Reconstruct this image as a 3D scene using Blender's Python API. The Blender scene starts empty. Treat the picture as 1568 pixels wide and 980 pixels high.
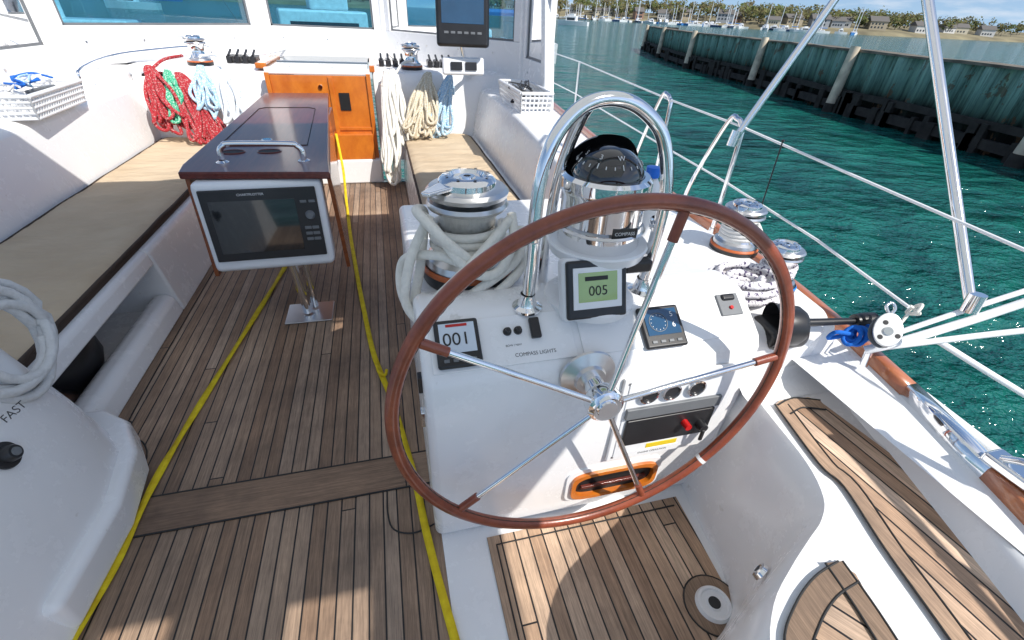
import bpy, bmesh, math, random
from mathutils import Vector, Matrix, noise
random.seed(7)
D=bpy.data; SC=bpy.context.scene; COL=SC.collection
# ------------------------------------------------------------ helpers
def link(o,parent=None):
    COL.objects.link(o)
    if parent: o.parent=parent
    return o
def grp(name):
    e=D.objects.new(name,None); e.empty_display_size=.1; return link(e)
def mesh(name,v,f,mat,parent=None,smooth=False,bev=0,seg=3,M=None):
    me=D.meshes.new(name); me.from_pydata([tuple(p) for p in v],[],f); 
    bm=bmesh.new(); bm.from_mesh(me); bmesh.ops.recalc_face_normals(bm,faces=bm.faces); bm.to_mesh(me); bm.free()
    if M: me.transform(M)
    if mat: me.materials.append(mat)
    o=D.objects.new(name,me); link(o,parent)
    if smooth or bev:
        for p in me.polygons: p.use_smooth=True
    if bev:
        b=o.modifiers.new('b','BEVEL'); b.width=bev; b.segments=seg; b.harden_normals=True; b.limit_method='ANGLE'; b.angle_limit=.5
    return o
def box(name,x0,x1,y0,y1,z0,z1,mat,parent=None,bev=0,M=None,seg=3):
    v=[(x,y,z) for x in(x0,x1) for y in(y0,y1) for z in(z0,z1)]
    f=[(0,1,3,2),(4,6,7,5),(0,4,5,1),(2,3,7,6),(0,2,6,4),(1,5,7,3)]
    return mesh(name,v,f,mat,parent,bev=bev,M=M,seg=seg)
def prism(name,pts,z0,z1,mat,parent=None,bev=0,M=None,seg=3):
    n=len(pts); v=[(x,y,z0) for x,y in pts]+[(x,y,z1) for x,y in pts]
    f=[tuple(range(n))[::-1],tuple(range(n,2*n))]+[(i,(i+1)%n,n+(i+1)%n,n+i) for i in range(n)]
    return mesh(name,v,f,mat,parent,bev=bev,M=M,seg=seg)
def extX(name,yz,x0,x1,mat,parent=None,bev=0,seg=3):
    n=len(yz); v=[(x0,y,z) for y,z in yz]+[(x1,y,z) for y,z in yz]
    f=[tuple(range(n)),tuple(range(n,2*n))[::-1]]+[(i,(i+1)%n,n+(i+1)%n,n+i) for i in range(n)]
    return mesh(name,v,f,mat,parent,bev=bev,seg=seg)
def extY(name,xz,y0,y1,mat,parent=None,bev=0,seg=3):
    n=len(xz); v=[(x,y0,z) for x,z in xz]+[(x,y1,z) for x,z in xz]
    f=[tuple(range(n)),tuple(range(n,2*n))[::-1]]+[(i,(i+1)%n,n+(i+1)%n,n+i) for i in range(n)]
    return mesh(name,v,f,mat,parent,bev=bev,seg=seg)
def loft(name,secs,mat,parent=None,smooth=False,caps=True):
    n=len(secs[0]); v=[p for s in secs for p in s]; f=[]
    for i in range(len(secs)-1):
        for j in range(n-1):
            f.append((i*n+j,i*n+j+1,(i+1)*n+j+1,(i+1)*n+j))
    if caps: f.append(tuple(range(n))); f.append(tuple(range((len(secs)-1)*n,len(secs)*n)))
    return mesh(name,v,f,mat,parent,smooth=smooth)
def align(p0,p1):
    p0=Vector(p0);p1=Vector(p1); d=p1-p0
    return Matrix.Translation(p0)@d.to_track_quat('Z','Y').to_matrix().to_4x4(), d.length
def lathe(name,prof,M,mat,parent=None,n=40,smooth=True):
    v=[];f=[];m=len(prof)
    for i in range(n):
        a=2*math.pi*i/n
        for r,z in prof: v.append((r*math.cos(a),r*math.sin(a),z))
    for i in range(n):
        k=(i+1)%n
        for j in range(m-1): f.append((i*m+j,k*m+j,k*m+j+1,i*m+j+1))
    o=mesh(name,v,f,mat,parent,M=M)
    bm=bmesh.new(); bm.from_mesh(o.data); bmesh.ops.remove_doubles(bm,verts=bm.verts,dist=1e-6)
    for e in bm.edges:
        e.smooth = not(len(e.link_faces)==2 and e.calc_face_angle(0)>.6)
    for fc in bm.faces: fc.smooth=True
    bm.to_mesh(o.data); bm.free()
    return o
def T(x,y,z): return Matrix.Translation((x,y,z))
def cyl(name,p0,p1,r,mat,parent=None,r1=None,n=24):
    M,l=align(p0,p1); r1=r if r1 is None else r1
    return lathe(name,[(0,0),(r,0),(r1,l),(0,l)],M,mat,parent,n=n)
def cat(pts,k=8,cyc=False):
    P=[Vector(p) for p in pts]; out=[]; n=len(P)
    rng=n if cyc else n-1
    for i in range(rng):
        if cyc: a,b,c,d=P[(i-1)%n],P[i],P[(i+1)%n],P[(i+2)%n]
        else: a,b,c,d=P[max(i-1,0)],P[i],P[i+1],P[min(i+2,n-1)]
        for j in range(k):
            t=j/k
            out.append(.5*((2*b)+(c-a)*t+(2*a-5*b+4*c-d)*t*t+(3*b-a-3*c+d)*t**3))
    if not cyc: out.append(P[-1])
    return out
def tube(name,pts,r,mat,parent=None,cyc=False,res=4,k=0):
    if k: pts=cat(pts,k,cyc)
    c=D.curves.new(name,'CURVE'); c.dimensions='3D'; c.bevel_depth=r; c.bevel_resolution=res; c.use_fill_caps=True
    s=c.splines.new('POLY'); s.points.add(len(pts)-1)
    for i,p in enumerate(pts): s.points[i].co=(p[0],p[1],p[2],1)
    s.use_cyclic_u=cyc
    t=D.objects.new('tmp',c); COL.objects.link(t); bpy.context.view_layer.update()
    me=D.meshes.new_from_object(t.evaluated_get(bpy.context.evaluated_depsgraph_get()))
    D.objects.remove(t); D.curves.remove(c); me.name=name
    me.materials.clear(); me.materials.append(mat)
    for p in me.polygons: p.use_smooth=True
    return link(D.objects.new(name,me),parent)
def text(name,body,size,M,mat,parent):
    c=D.curves.new(name,'FONT'); c.body=body; c.size=size; c.align_x='CENTER'; c.align_y='CENTER'
    t=D.objects.new('tmp',c); COL.objects.link(t); bpy.context.view_layer.update()
    me=D.meshes.new_from_object(t.evaluated_get(bpy.context.evaluated_depsgraph_get())); D.objects.remove(t)
    me.transform(M); me.materials.clear(); me.materials.append(mat)
    return link(D.objects.new(name,me),parent)
# ------------------------------------------------------------ materials
class NB:
    def __init__(s,name):
        s.m=D.materials.new(name); s.m.use_nodes=True; s.t=s.m.node_tree; s.b=s.t.nodes['Principled BSDF']; s.o=s.t.nodes['Material Output']
        s.tc=s.t.nodes.new('ShaderNodeTexCoord').outputs['Object']
    def n(s,ty,ins={},**kw):
        q=s.t.nodes.new(ty)
        for k,v in kw.items(): setattr(q,k,v)
        for k,v in ins.items():
            if hasattr(v,'is_output'): s.t.links.new(v,q.inputs[k])
            else: q.inputs[k].default_value=v
        return q
    def math(s,op,a,b=0,c=0): return s.n('ShaderNodeMath',{0:a,1:b,2:c},operation=op).outputs[0]
    def noise(s,vec,scale,detail=4,rough=.55): return s.n('ShaderNodeTexNoise',{'Vector':vec,'Scale':scale,'Detail':detail,'Roughness':rough}).outputs['Fac']
    def map(s,vec,sc=(1,1,1),rot=(0,0,0)): return s.n('ShaderNodeMapping',{'Vector':vec,'Scale':sc,'Rotation':rot}).outputs[0]
    def ramp(s,f,stops):
        q=s.n('ShaderNodeValToRGB',{'Fac':f}); e=q.color_ramp.elements
        while len(e)<len(stops): e.new(.5)
        for i,(p,c) in enumerate(stops): e[i].position=p; e[i].color=(*c,1) if len(c)==3 else c
        return q.outputs[0]
    def mix(s,f,a,b,mode='MIX'):
        q=s.n('ShaderNodeMix',{},data_type='RGBA',blend_type=mode)
        for i,v in((0,f),(6,a),(7,b)):
            if hasattr(v,'is_output'): s.t.links.new(v,q.inputs[i])
            else: q.inputs[i].default_value=v if i==0 else (*v,1)
        return q.outputs[2]
    def set(s,**k):
        for a,v in k.items():
            a={'base':'Base Color','rough':'Roughness','metal':'Metallic','coat':'Coat Weight','spec':'Specular IOR Level','normal':'Normal','trans':'Transmission Weight','cr':'Coat Roughness'}[a]
            if hasattr(v,'is_output'): s.t.links.new(v,s.b.inputs[a])
            else: s.b.inputs[a].default_value=(*v,1) if isinstance(v,tuple) else v
        return s
    def bump(s,h,st=.3,d=.01): return s.n('ShaderNodeBump',{'Height':h,'Strength':st,'Distance':d}).outputs[0]
def plain(name,c,rough=.5,metal=0,coat=0,var=.12,sc=6,bump=0,bs=80):
    b=NB(name); f=b.noise(b.tc,sc); 
    lo=tuple(x*(1-var) for x in c); hi=tuple(min(1,x*(1+var)) for x in c)
    b.set(base=b.ramp(f,[(.3,lo),(.7,hi)]),rough=rough,metal=metal,coat=coat)
    if bump: b.set(normal=b.bump(b.noise(b.tc,bs),bump,.002))
    return b.m
def gelcoat(name='gelcoat'):
    b=NB(name); f=b.noise(b.tc,1.6,5,.6); g=b.noise(b.tc,11,6,.7); q=b.noise(b.map(b.tc,(6,6,1.2)),1.5,6,.75)
    c=b.ramp(f,[(.25,(.86,.86,.855)),(.6,(.89,.89,.89))]); d=b.ramp(g,[(.22,(.84,.82,.78)),(.32,(1,1,1))]); e=b.ramp(q,[(.25,(.88,.86,.82)),(.36,(1,1,1))])
    sm=b.noise(b.map(b.tc,(3,3,3),(.4,.2,.9)),4,3,.8); s3=b.ramp(sm,[(.27,(.72,.70,.66)),(.31,(1,1,1))])
    b.set(base=b.mix(.5,b.mix(.4,b.mix(.4,c,d,'MULTIPLY'),e,'MULTIPLY'),s3,'MULTIPLY'),rough=b.ramp(g,[(.3,(.30,)*3),(.7,(.22,)*3)]),spec=.5); return b.m
def teak(name,axis=0,w=.052,rot=0,tone=1,jl_=5.5):
    b=NB(name); v=b.map(b.tc,rot=(0,0,rot)); s=b.n('ShaderNodeSeparateXYZ',{0:v}).outputs
    a=s[axis]; l=s[1-axis]
    k=b.math('DIVIDE',a,w); fr=b.math('FRACT',k); ix=b.math('FLOOR',k)
    dd=b.math('ABSOLUTE',b.math('SUBTRACT',fr,.5)); seam=b.math('GREATER_THAN',dd,.445)
    rn=b.n('ShaderNodeTexWhiteNoise',{'W':ix},noise_dimensions='1D').outputs[0]
    jl=b.math('DIVIDE',b.math('ADD',l,b.math('MULTIPLY',rn,19.)),jl_); jf=b.math('FRACT',jl)
    jt=b.math('LESS_THAN',jf,.001); seam=b.math('MAXIMUM',seam,jt)
    iy=b.math('FLOOR',jl); cv=b.n('ShaderNodeCombineXYZ',{0:ix,1:iy}).outputs[0]
    pr=b.n('ShaderNodeTexWhiteNoise',{'Vector':cv},noise_dimensions='2D').outputs[0]
    sc=(60,2.2,1) if axis==0 else (2.2,60,1)
    off=b.n('ShaderNodeVectorMath',{0:v,1:b.n('ShaderNodeCombineXYZ',{0:0.,1:0.,2:b.math('MULTIPLY',pr,7)}).outputs[0]},operation='ADD').outputs[0]
    gr=b.noise(b.map(off,sc),1.6,6,.65)
    sc2=(260,9,1) if axis==0 else (9,260,1)
    gf=b.noise(b.map(off,sc2),1.5,4,.7)
    big=b.noise(b.tc,1.1,6,.65)
    base=b.ramp(pr,[(0,(.28*tone,.182*tone,.122*tone)),(.5,(.37*tone,.258*tone,.180*tone)),(1,(.47*tone,.355*tone,.268*tone))])
    g1=b.ramp(gr,[(.3,(.66,.64,.62)),(.7,(1.15,1.12,1.08))]); g2=b.ramp(gf,[(.35,(.72,.72,.72)),(.6,(1.08,1.08,1.08))])
    g3=b.ramp(big,[(.34,(.48,.48,.50)),(.60,(1.12,1.1,1.06))])
    c=b.mix(1,b.mix(1,b.mix(.9,base,g1,'MULTIPLY'),g2,'MULTIPLY'),g3,'MULTIPLY')
    c=b.mix(seam,c,(.012,.011,.011))
    h=b.math('SUBTRACT',b.math('MULTIPLY',gf,.25),b.math('MULTIPLY',seam,.8))
    b.set(base=c,rough=b.math('SUBTRACT',.72,b.math('MULTIPLY',seam,.25)),normal=b.bump(h,.5,.0025)); return b.m
def varnish(name,c1,c2,sc=(2,30,30),rough=.12,coat=1.):
    b=NB(name); g=b.noise(b.map(b.tc,sc),1.5,6,.65)
    b.set(base=b.ramp(g,[(.25,c1),(.75,c2)]),rough=.35,coat=coat,cr=rough,normal=b.bump(b.noise(b.tc,9),.05,.003)); return b.m
def rope(name,c,fl=None,sc=1,th=.56):
    b=NB(name)
    w=b.n('ShaderNodeTexVoronoi',{'Vector':b.tc,'Scale':100*sc}).outputs['Distance']
    n=b.noise(b.tc,30,4,.7); col=b.ramp(n,[(.3,tuple(x*.84 for x in c)),(.7,c)])
    if fl:
        q=b.math('GREATER_THAN',b.noise(b.tc,90*sc,1),th); col=b.mix(q,col,fl)
    b.set(base=col,rough=.85,spec=.2,normal=b.bump(w,.55,.003)); return b.m
GEL=gelcoat()
TEAK=teak('teak_deck',tone=1.08); TEAKX=teak('teak_board',axis=1,w=3.,tone=1.15)
TEAKS=teak('teak_seat',rot=math.radians(-6),w=.05,tone=2.1); TEAKH=teak('teak_helm_seat',rot=math.radians(-35),w=.05,tone=1.5)  # seat teak lighter than the sole: sunlit brightness put into the colour
TEAKB=teak('teak_border',w=3.,tone=.9); TEAKW=teak('teak_well',tone=1.5)  # well teak also lightened, sunlight put into its tone
MAHO=varnish('mahogany',(.50,.11,.008),(.74,.23,.022),(6,30,4)); TABL=varnish('table_varnish',(.070,.012,.011),(.17,.034,.022),(30,2,30),.12,.55)
TABL.node_tree.nodes['Principled BSDF'].inputs['Specular IOR Level'].default_value=.25
RAILW=varnish('varnished_rail',(.34,.09,.03),(.56,.20,.07),(30,2,30))
b=NB('leather_rim'); w=b.noise(b.tc,55,3); b.set(base=b.ramp(b.noise(b.tc,9,5,.7),[(.3,(.15,.030,.014)),(.72,(.33,.078,.034))]),rough=.32,coat=.4,cr=.22,normal=b.bump(w,.35,.002)); LEATH=b.m
b=NB('stainless'); b.set(base=(.88,.88,.88),metal=1.,rough=b.ramp(b.noise(b.tc,12,4),[(.3,(.04,)*3),(.7,(.12,)*3)])); SS=b.m
b=NB('brushed_steel'); b.set(base=(.66,.66,.66),metal=1.,rough=.3,normal=b.bump(b.noise(b.tc,70,3),.15,.001)); BR=b.m
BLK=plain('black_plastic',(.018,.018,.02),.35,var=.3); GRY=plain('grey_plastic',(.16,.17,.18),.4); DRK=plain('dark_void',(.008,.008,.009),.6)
SCR=plain('dark_screen',(.010,.012,.014),.08,coat=1,var=.1); LCDG=plain('lcd_grey',(.60,.68,.76),.2,coat=1,var=.04); LCDB=plain('lcd_blue',(.015,.07,.15),.12,coat=1); LCDN=plain('lcd_green',(.36,.50,.17),.2,coat=1,var=.05)
WHP=plain('white_plastic',(.84,.85,.86),.3,var=.04); INK=plain('ink',(.02,.02,.02),.6); INKW=plain('white_ink',(.8,.8,.8),.6); RED=plain('red_plastic',(.5,.01,.01),.3); YEL=plain('yellow_label',(.75,.55,.02),.5)
BLUE=plain('blue_plastic',(.01,.15,.7),.35)
b=NB('yellow_webbing'); b.set(base=b.ramp(b.noise(b.tc,25,4),[(.3,(.72,.50,.006)),(.7,(.92,.72,.015))]),rough=.75,normal=b.bump(b.n('ShaderNodeTexWave',{'Vector':b.tc,'Scale':90.}).outputs['Fac'],.5,.002)); WEB=b.m
b=NB('cushion_canvas'); wv=b.noise(b.tc,300,2); fo=b.noise(b.map(b.tc,(1.6,4.5,1),(0,0,.6)),1.6,3,.5)
b.set(base=b.ramp(b.noise(b.tc,2.2,4,.6),[(.3,(.54,.42,.285)),(.7,(.64,.52,.37))]),rough=.92,spec=.1,normal=b.n('ShaderNodeBump',{'Height':wv,'Strength':.2,'Distance':.001,'Normal':b.bump(fo,.8,.05)}).outputs[0]); CUSH=b.m
CUSD=plain('cushion_piping',(.055,.036,.026),.85,bump=.4)
R_W=rope('rope_cream',(.90,.87,.79)); R_G=rope('rope_white_blue',(.84,.86,.88),(.45,.62,.78),th=.62); R_R=rope('rope_red',(.42,.035,.045),(.50,.26,.25),th=.60); R_GR=rope('rope_green',(.05,.42,.24),(.4,.65,.5)); R_B=rope('rope_beige',(.66,.57,.42),(.74,.70,.58)); R_LB=rope('rope_blue',(.40,.62,.80),(.72,.80,.84)); R_M=rope('rope_mottled',(.76,.74,.76),(.10,.08,.15),th=.60); R_BL=rope('rope_royal',(.02,.16,.62)); R_GY=rope('rope_grey',(.74,.74,.73))
# ------------------------------------------------------------ camera / light / sky
f=697.;HY=18.;SL=.052
def V(*a): return Vector(a)
x0=V(-784,HY-784*SL-490,f);x1=V(784,HY+784*SL-490,f); n=x1.cross(x0).normalized()
if n.y<0:n=-n
up=-n; fw=(V(0,0,1)-up*up.z).normalized(); rt=fw.cross(up)
if rt.x<0: rt=-rt
yw=math.radians(16)
bx=rt*math.cos(yw)+fw*math.sin(yw); by=fw*math.cos(yw)-rt*math.sin(yw)
R=Matrix(((bx.x,-bx.y,-bx.z),(by.x,-by.y,-by.z),(up.x,-up.y,-up.z)))
cd=D.cameras.new('camera'); cd.sensor_width=36; cd.lens=36*f/1568; cd.clip_start=.03; cd.clip_end=8000
cam=D.objects.new('camera',cd); cam.matrix_world=Matrix.Translation((0,0,1.62))@R.to_4x4(); COL.objects.link(cam); SC.camera=cam
SUN=V(.5,-.74,1).normalized()
sd=D.lights.new('sun','SUN'); sd.energy=5; sd.angle=math.radians(.5); sd.color=(1,.95,.88)
so=D.objects.new('sun',sd); so.rotation_euler=SUN.to_track_quat('Z','Y').to_euler(); COL.objects.link(so)
wd=D.worlds.new('World'); SC.world=wd; wd.use_nodes=True; nt=wd.node_tree
def wn(ty,ins={},**kw):
    q=nt.nodes.new(ty)
    for k,v_ in kw.items(): setattr(q,k,v_)
    for k,v_ in ins.items():
        if hasattr(v_,'is_output'): nt.links.new(v_,q.inputs[k])
        else: q.inputs[k].default_value=v_
    return q
tcw=wn('ShaderNodeTexCoord').outputs['Generated']; sx=wn('ShaderNodeSeparateXYZ',{0:tcw}).outputs
zz_=wn('ShaderNodeMath',{0:sx[2],1:.84,2:.15},operation='MULTIPLY_ADD').outputs[0]
vv_=wn('ShaderNodeVectorMath',{0:wn('ShaderNodeCombineXYZ',{0:sx[0],1:sx[1],2:zz_}).outputs[0]},operation='NORMALIZE').outputs[0]
sk=nt.nodes.new('ShaderNodeTexSky'); sk.sky_type='NISHITA'; sk.sun_disc=False; sk.sun_elevation=math.asin(SUN.z); sk.sun_rotation=math.atan2(SUN.x,SUN.y); sk.dust_density=.4; sk.ozone_density=1.6; sk.air_density=1.0
if len(sk.inputs): nt.links.new(vv_,sk.inputs[0])
cz=wn('ShaderNodeMath',{0:wn('ShaderNodeMath',{0:sx[2],1:0.},operation='MAXIMUM').outputs[0],1:.16},operation='ADD').outputs[0]
cvec=wn('ShaderNodeCombineXYZ',{0:wn('ShaderNodeMath',{0:sx[0],1:cz},operation='DIVIDE').outputs[0],1:wn('ShaderNodeMath',{0:sx[1],1:cz},operation='DIVIDE').outputs[0]}).outputs[0]
cn=wn('ShaderNodeTexNoise',{'Vector':cvec,'Scale':.75,'Detail':8.,'Roughness':.6}).outputs['Fac']
cr=wn('ShaderNodeValToRGB',{'Fac':cn}); cr.color_ramp.elements[0].position=.50; cr.color_ramp.elements[0].color=(0,0,0,1); cr.color_ramp.elements[1].position=.68; cr.color_ramp.elements[1].color=(.8,.8,.8,1)
cm=wn('ShaderNodeMix',{0:cr.outputs[0]},data_type='RGBA'); nt.links.new(sk.outputs[0],cm.inputs[6]); cm.inputs[7].default_value=(6.4,6.5,6.8,1)
nt.links.new(cm.outputs[2],nt.nodes['Background'].inputs[0]); nt.nodes['Background'].inputs[1].default_value=.15
SC.view_settings.view_transform='Standard'; SC.view_settings.look='None'; SC.view_settings.exposure=0
# ------------------------------------------------------------ water
b=NB('water'); p=b.map(b.tc,(1,1.5,1),(0,0,.5))
n1=b.noise(p,.28,3,.5); n2=b.noise(p,1.05,5,.58); n3=b.noise(p,4.5,3,.55)
h=b.math('ADD',b.math('MULTIPLY',n1,1.6),b.math('ADD',b.math('MULTIPLY',n2,.9),b.math('MULTIPLY',n3,.10)))
b.set(base=b.ramp(b.math('ADD',b.math('MULTIPLY',n2,.7),b.math('MULTIPLY',n1,.3)),[(.36,(.002,.058,.055)),(.62,(.012,.155,.125))]),rough=.09,spec=.5,normal=b.bump(h,1.,.42))
WAT=b.m
mesh('water',[(-3000,-3000,-1.05),(3000,-3000,-1.05),(3000,5000,-1.05),(-3000,5000,-1.05)],[(0,1,2,3)],WAT)
# ------------------------------------------------------------ sole
RX=[(-.3,1.25),(.0,1.31),(.34,1.42),(.7,1.53),(1.0,1.60),(1.35,1.66),(1.95,1.72),(2.9,1.78),(4,1.88),(5.9,2.09),(8,2.2),(11,2.1),(14,1.6)]
def rx(y):
    for (a,p),(c,q) in zip(RX,RX[1:]):
        if y<=c: return p+(q-p)*(y-a)/(c-a)
    return RX[-1][1]
sole=grp('cockpit_sole')
prism('planking',[(-1.5,5.2),(-1.5,-.4),(.05,-.4),(.05,1.0),(.3,1.0),(.3,5.2)],-.05,0,TEAK,sole)
mesh('cross_board',[(-1.2,1.21,.004),(.05,1.21,.004),(.05,1.37,.004),(-1.2,1.37,.004)],[(0,1,2,3)],TEAKX,sole)
for i,y in enumerate((1.205,1.372)): box('board_seam_%d'%i,-1.2,.05,y-.003,y+.003,.002,.006,INK,sole)
tube('hatch_ring',[(.03,1.02,.003),(-.05,1.0,.003),(-.12,1.03,.003),(-.14,1.10,.003),(-.14,1.2,.003)],.003,INK,sole,k=5)
for nm,pts in (('border_port',[(-1.32,5.1,.003),(-1.31,2.2,.003),(-1.28,1.8,.003),(-1.18,1.66,.003),(-1.14,1.55,.003),(-1.10,1.25,.003)]),):
    P=cat(pts,6); v=[];
    for q in P: v+= [(q.x-.05,q.y,.004),(q.x+.035,q.y,.004)]
    mesh(nm,v,[(2*i,2*i+1,2*i+3,2*i+2) for i in range(len(P)-1)],TEAKB,sole)
    tube(nm+'_seam',[(q.x+.037,q.y,.004) for q in P],.003,INK,sole,res=1)
# helm well floor
well=grp('helm_footwell')
prism('well_floor',[(.05,-.4),(1.3,-.4),(1.3,1.0),(.05,1.0)],-.05,.002,GEL,well)
mesh('well_planking',[(.21,-.3,.006),(.95,-.3,.006),(.97,.44,.006),(1.0,.92,.006),(.21,.92,.006)],[(0,1,2,3,4)],TEAKW,well)
tube('well_seam',[(.24,-.3,.007),(.24,.885,.007),(.97,.885,.007)],.0035,INK,well,res=1)
lathe('drain_teak_ring',[(.0,0),(.095,0),(.095,.004),(0,.004)],T(.90,.52,.006),TEAKB,well); tube('drain_ring_seam',[(.90+.096*math.cos(i*.2),.52+.096*math.sin(i*.2),.009) for i in range(32)],.003,INK,well,res=1)
dr=grp('floor_drain'); lathe('flange',[(0,.012),(.022,.012),(.026,.006),(.042,.006),(.046,.014),(.054,.014),(.060,0)],T(.90,.52,.011),WHP,dr); lathe('hole',[(0,0),(.02,0)],T(.90,.52,.024),BLK,dr)
# ------------------------------------------------------------ port seat & coaming
ps=grp('port_bench')
xf=[(-1.31,0),(-1.35,.28),(-1.37,.40),(-1.40,.42),(-2.10,.42),(-2.19,.88),(-2.24,.92),(-2.9,.92),(-2.9,0)]
extY('bench_front_part',xf,2.78,5.4,GEL,ps,bev=.02)
extY('bench_slab',[(-1.36,.325),(-1.375,.40),(-1.40,.42),(-2.10,.42),(-2.19,.88),(-2.24,.92),(-2.9,.92),(-2.9,0),(-2.0,0),(-2.0,.325)],1.2,2.78,GEL,ps,bev=.015)
extY('kick_ledge',[(-1.31,0),(-1.33,.10),(-1.36,.13),(-1.42,.13),(-1.46,.10),(-1.47,0)],1.5,2.78,GEL,ps,bev=.02)
box('locker_floor',-2.0,-1.46,1.5,2.78,-.02,.02,GEL,ps)
def cushion(name,x0,x1,y0,y1,z0,z1,flip=1,rc=.12):
    g=grp(name); nx,ny=28,190; v=[];f=[]
    for j in range(ny+1):
        for i in range(nx+1):
            u=i/nx; w=j/ny; y=y0+(y1-y0)*w; x=x0+(x1-x0)*u
            e=min(w,1-w)*(y1-y0); 
            if e<rc:
                k=1-e/rc; cx=(x0+x1)/2; x=cx+(x-cx)*(1-.12*k*k)
            ed=min(u,1-u)*abs(x1-x0); ed=min(ed,e); dz=-.018*max(0,1-ed/.05)**2
            wr=max(0,1-abs(u-.86)*2.6); wr2=max(0,1-abs(u-.12)*3.2)
            z=z1+dz+.007*noise.noise(V(x*5,y*3,1))+.014*(wr+wr2)*(.5-abs(noise.noise(V(x*3+y*5,y*9-x*8,8))))*min(1,ed/.04)
            v.append((x,y,z))
    for j in range(ny):
        for i in range(nx):
            a=j*(nx+1)+i; f.append((a,a+1,a+nx+2,a+nx+1))
    ring=[j*(nx+1) for j in range(ny+1)]+[ny*(nx+1)+i for i in range(1,nx+1)]+[j*(nx+1)+nx for j in range(ny-1,-1,-1)]+[i for i in range(nx-1,0,-1)]
    mesh('top',v,f,CUSH,g,smooth=True)
    R0=[v[i] for i in ring]; m=len(R0); sv=list(R0)+[(p[0],p[1],z0) for p in R0]
    mesh('side_band',sv,[(i,(i+1)%m,m+(i+1)%m,m+i) for i in range(m)],CUSD,g,smooth=True)
    tube('piping_upper',R0,.010,CUSD,g,cyc=True,res=2)
    return g
cushion('seat_cushion',-2.08,-1.41,1.25,5.33,.42,.475)
cushion('seat_cushion',.20,.92,2.6,5.33,.42,.475)
bag=grp('black_bag'); 
lathe('bag_body',[(0,0),(.13,0),(.16,.1),(.15,.22),(.13,.25),(.12,.24),(.11,.1),(0,.08)],T(-1.62,2.14,.02)@Matrix.Diagonal((1,1.4,1.08,1)),BLK,bag,n=20)
tube('bag_handle',[(-1.50,2.02,.27),(-1.52,2.07,.31),(-1.56,2.17,.31),(-1.58,2.24,.27)],.01,BLK,bag,k=5)
lathe('bag_lump',[(0,0),(.10,.0),(.12,.05),(.08,.11),(0,.13)],T(-1.58,1.86,.02)@Matrix.Diagonal((1,1.5,1,1)),BLK,bag,n=20)
# port helm console
pc=grp('port_helm_console')
v=[(-1.06,-.4,0),(-1.06,.85,0),(-1.04,1.25,0),(-1.09,1.5,0),(-1.2,1.66,0),(-1.5,1.70,0),(-2.0,1.70,0),(-2.0,-.4,0)]
t=[(-1.30,-.4,.80),(-1.28,.85,.80),(-1.25,1.25,.80),(-1.27,1.46,.78),(-1.36,1.58,.77),(-1.5,1.61,.77),(-2.0,1.61,.77),(-2.0,-.4,.8)]
mm=[((a[0]*.62+c[0]*.38),(a[1]*.62+c[1]*.38),.34) for a,c in zip(v,t)]
nn=8; vv=v+mm+t; ff=[(i,(i+1)%nn,nn+(i+1)%nn,nn+i) for i in range(nn)]+[(nn+i,nn+(i+1)%nn,2*nn+(i+1)%nn,2*nn+i) for i in range(nn)]+[tuple(range(2*nn,3*nn))]
mesh('moulding',vv,ff,GEL,pc,bev=.045,seg=4)
prism('base_step',[(-1.05,.9),(-1.03,1.25),(-1.065,1.5),(-1.16,1.68),(-1.28,1.77),(-1.5,1.77),(-1.5,.9)],0,.15,GEL,pc,bev=.03,seg=4)
kM,_=align((-1.165,1.2,.49),(-1.165+.1,1.2,.49+.035))
sw=grp('winch_speed_switch'); lathe('knob',[(0,.034),(.020,.034),(.024,.028),(.026,.008),(.04,.006),(.042,0)],kM,BLK,sw)
lathe('knob_cap',[(0,.038),(.012,.038),(.013,.034)],kM,GRY,sw)
# ------------------------------------------------------------ starboard bench / coaming / side deck
sb=grp('starboard_bench'); secs=[]
for y,h in ((2.25,.80),(2.8,.83),(3.4,.88),(3.9,.91),(4.5,.92),(5.42,.92)):
    secs.append([(.17,y,0),(.19,y,.36),(.20,y,.41),(.23,y,.425),(.92,y,.425),(.96,y,.45),(1.05,y,h-.05),(1.07,y,h-.012),(1.11,y,h),(1.40,y,h),(1.44,y,h-.015),(1.47,y,h-.05),(1.50,y,.68),(1.54,y,.655)])
loft('moulding',secs,GEL,sb,smooth=False)
for q in sb.children: 
    bb=q.modifiers.new('b','BEVEL'); bb.width=.012; bb.segments=3; bb.limit_method='ANGLE'; bb.angle_limit=.3
    for pl in q.data.polygons: pl.use_smooth=True
    bb.harden_normals=True
deck=grp('side_deck'); secs=[]
ys=[-.3,0,.34,.7,1,1.35,1.7,1.95,2.4,2.9,3.5,4,5,5.9,7,8,9.5,11,12.5,14]
for y in ys: secs.append([(1.30 if y<9 else 1.0,y,.655),(rx(y)-.02,y,.655)])
loft('deck_surface',secs,GEL,deck,caps=False)
hull=grp('hull_topsides'); loft('hull_side',[[(rx(y)-.01,y,.67),(rx(y)+.02,y,.3),(rx(y)-.05,y,-.6),(rx(y)-.15,y,-1.2)] for y in ys],GEL,hull,smooth=True,caps=False)
rail=grp('toe_rail')
def strip(name,y0,y1,mat,z=.70,w=.028,h=.045,dx=0,st=.1):
    secs=[]; n=max(2,int((y1-y0)/st))
    for i in range(n+1):
        y=y0+(y1-y0)*i/n; x=rx(y)+dx; secs.append([(x-w,y,z-h),(x-w*.9,y,z-.006),(x-w*.6,y,z),(x+w*.6,y,z),(x+w*.9,y,z-.006),(x+w,y,z-h)])
    loft(name,secs,mat,rail,smooth=True)
strip('rail_wood',.72,14,RAILW); strip('rail_steel',.42,.72,SS,z=.702); strip('rail_wood_aft',-.3,.42,RAILW)
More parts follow.
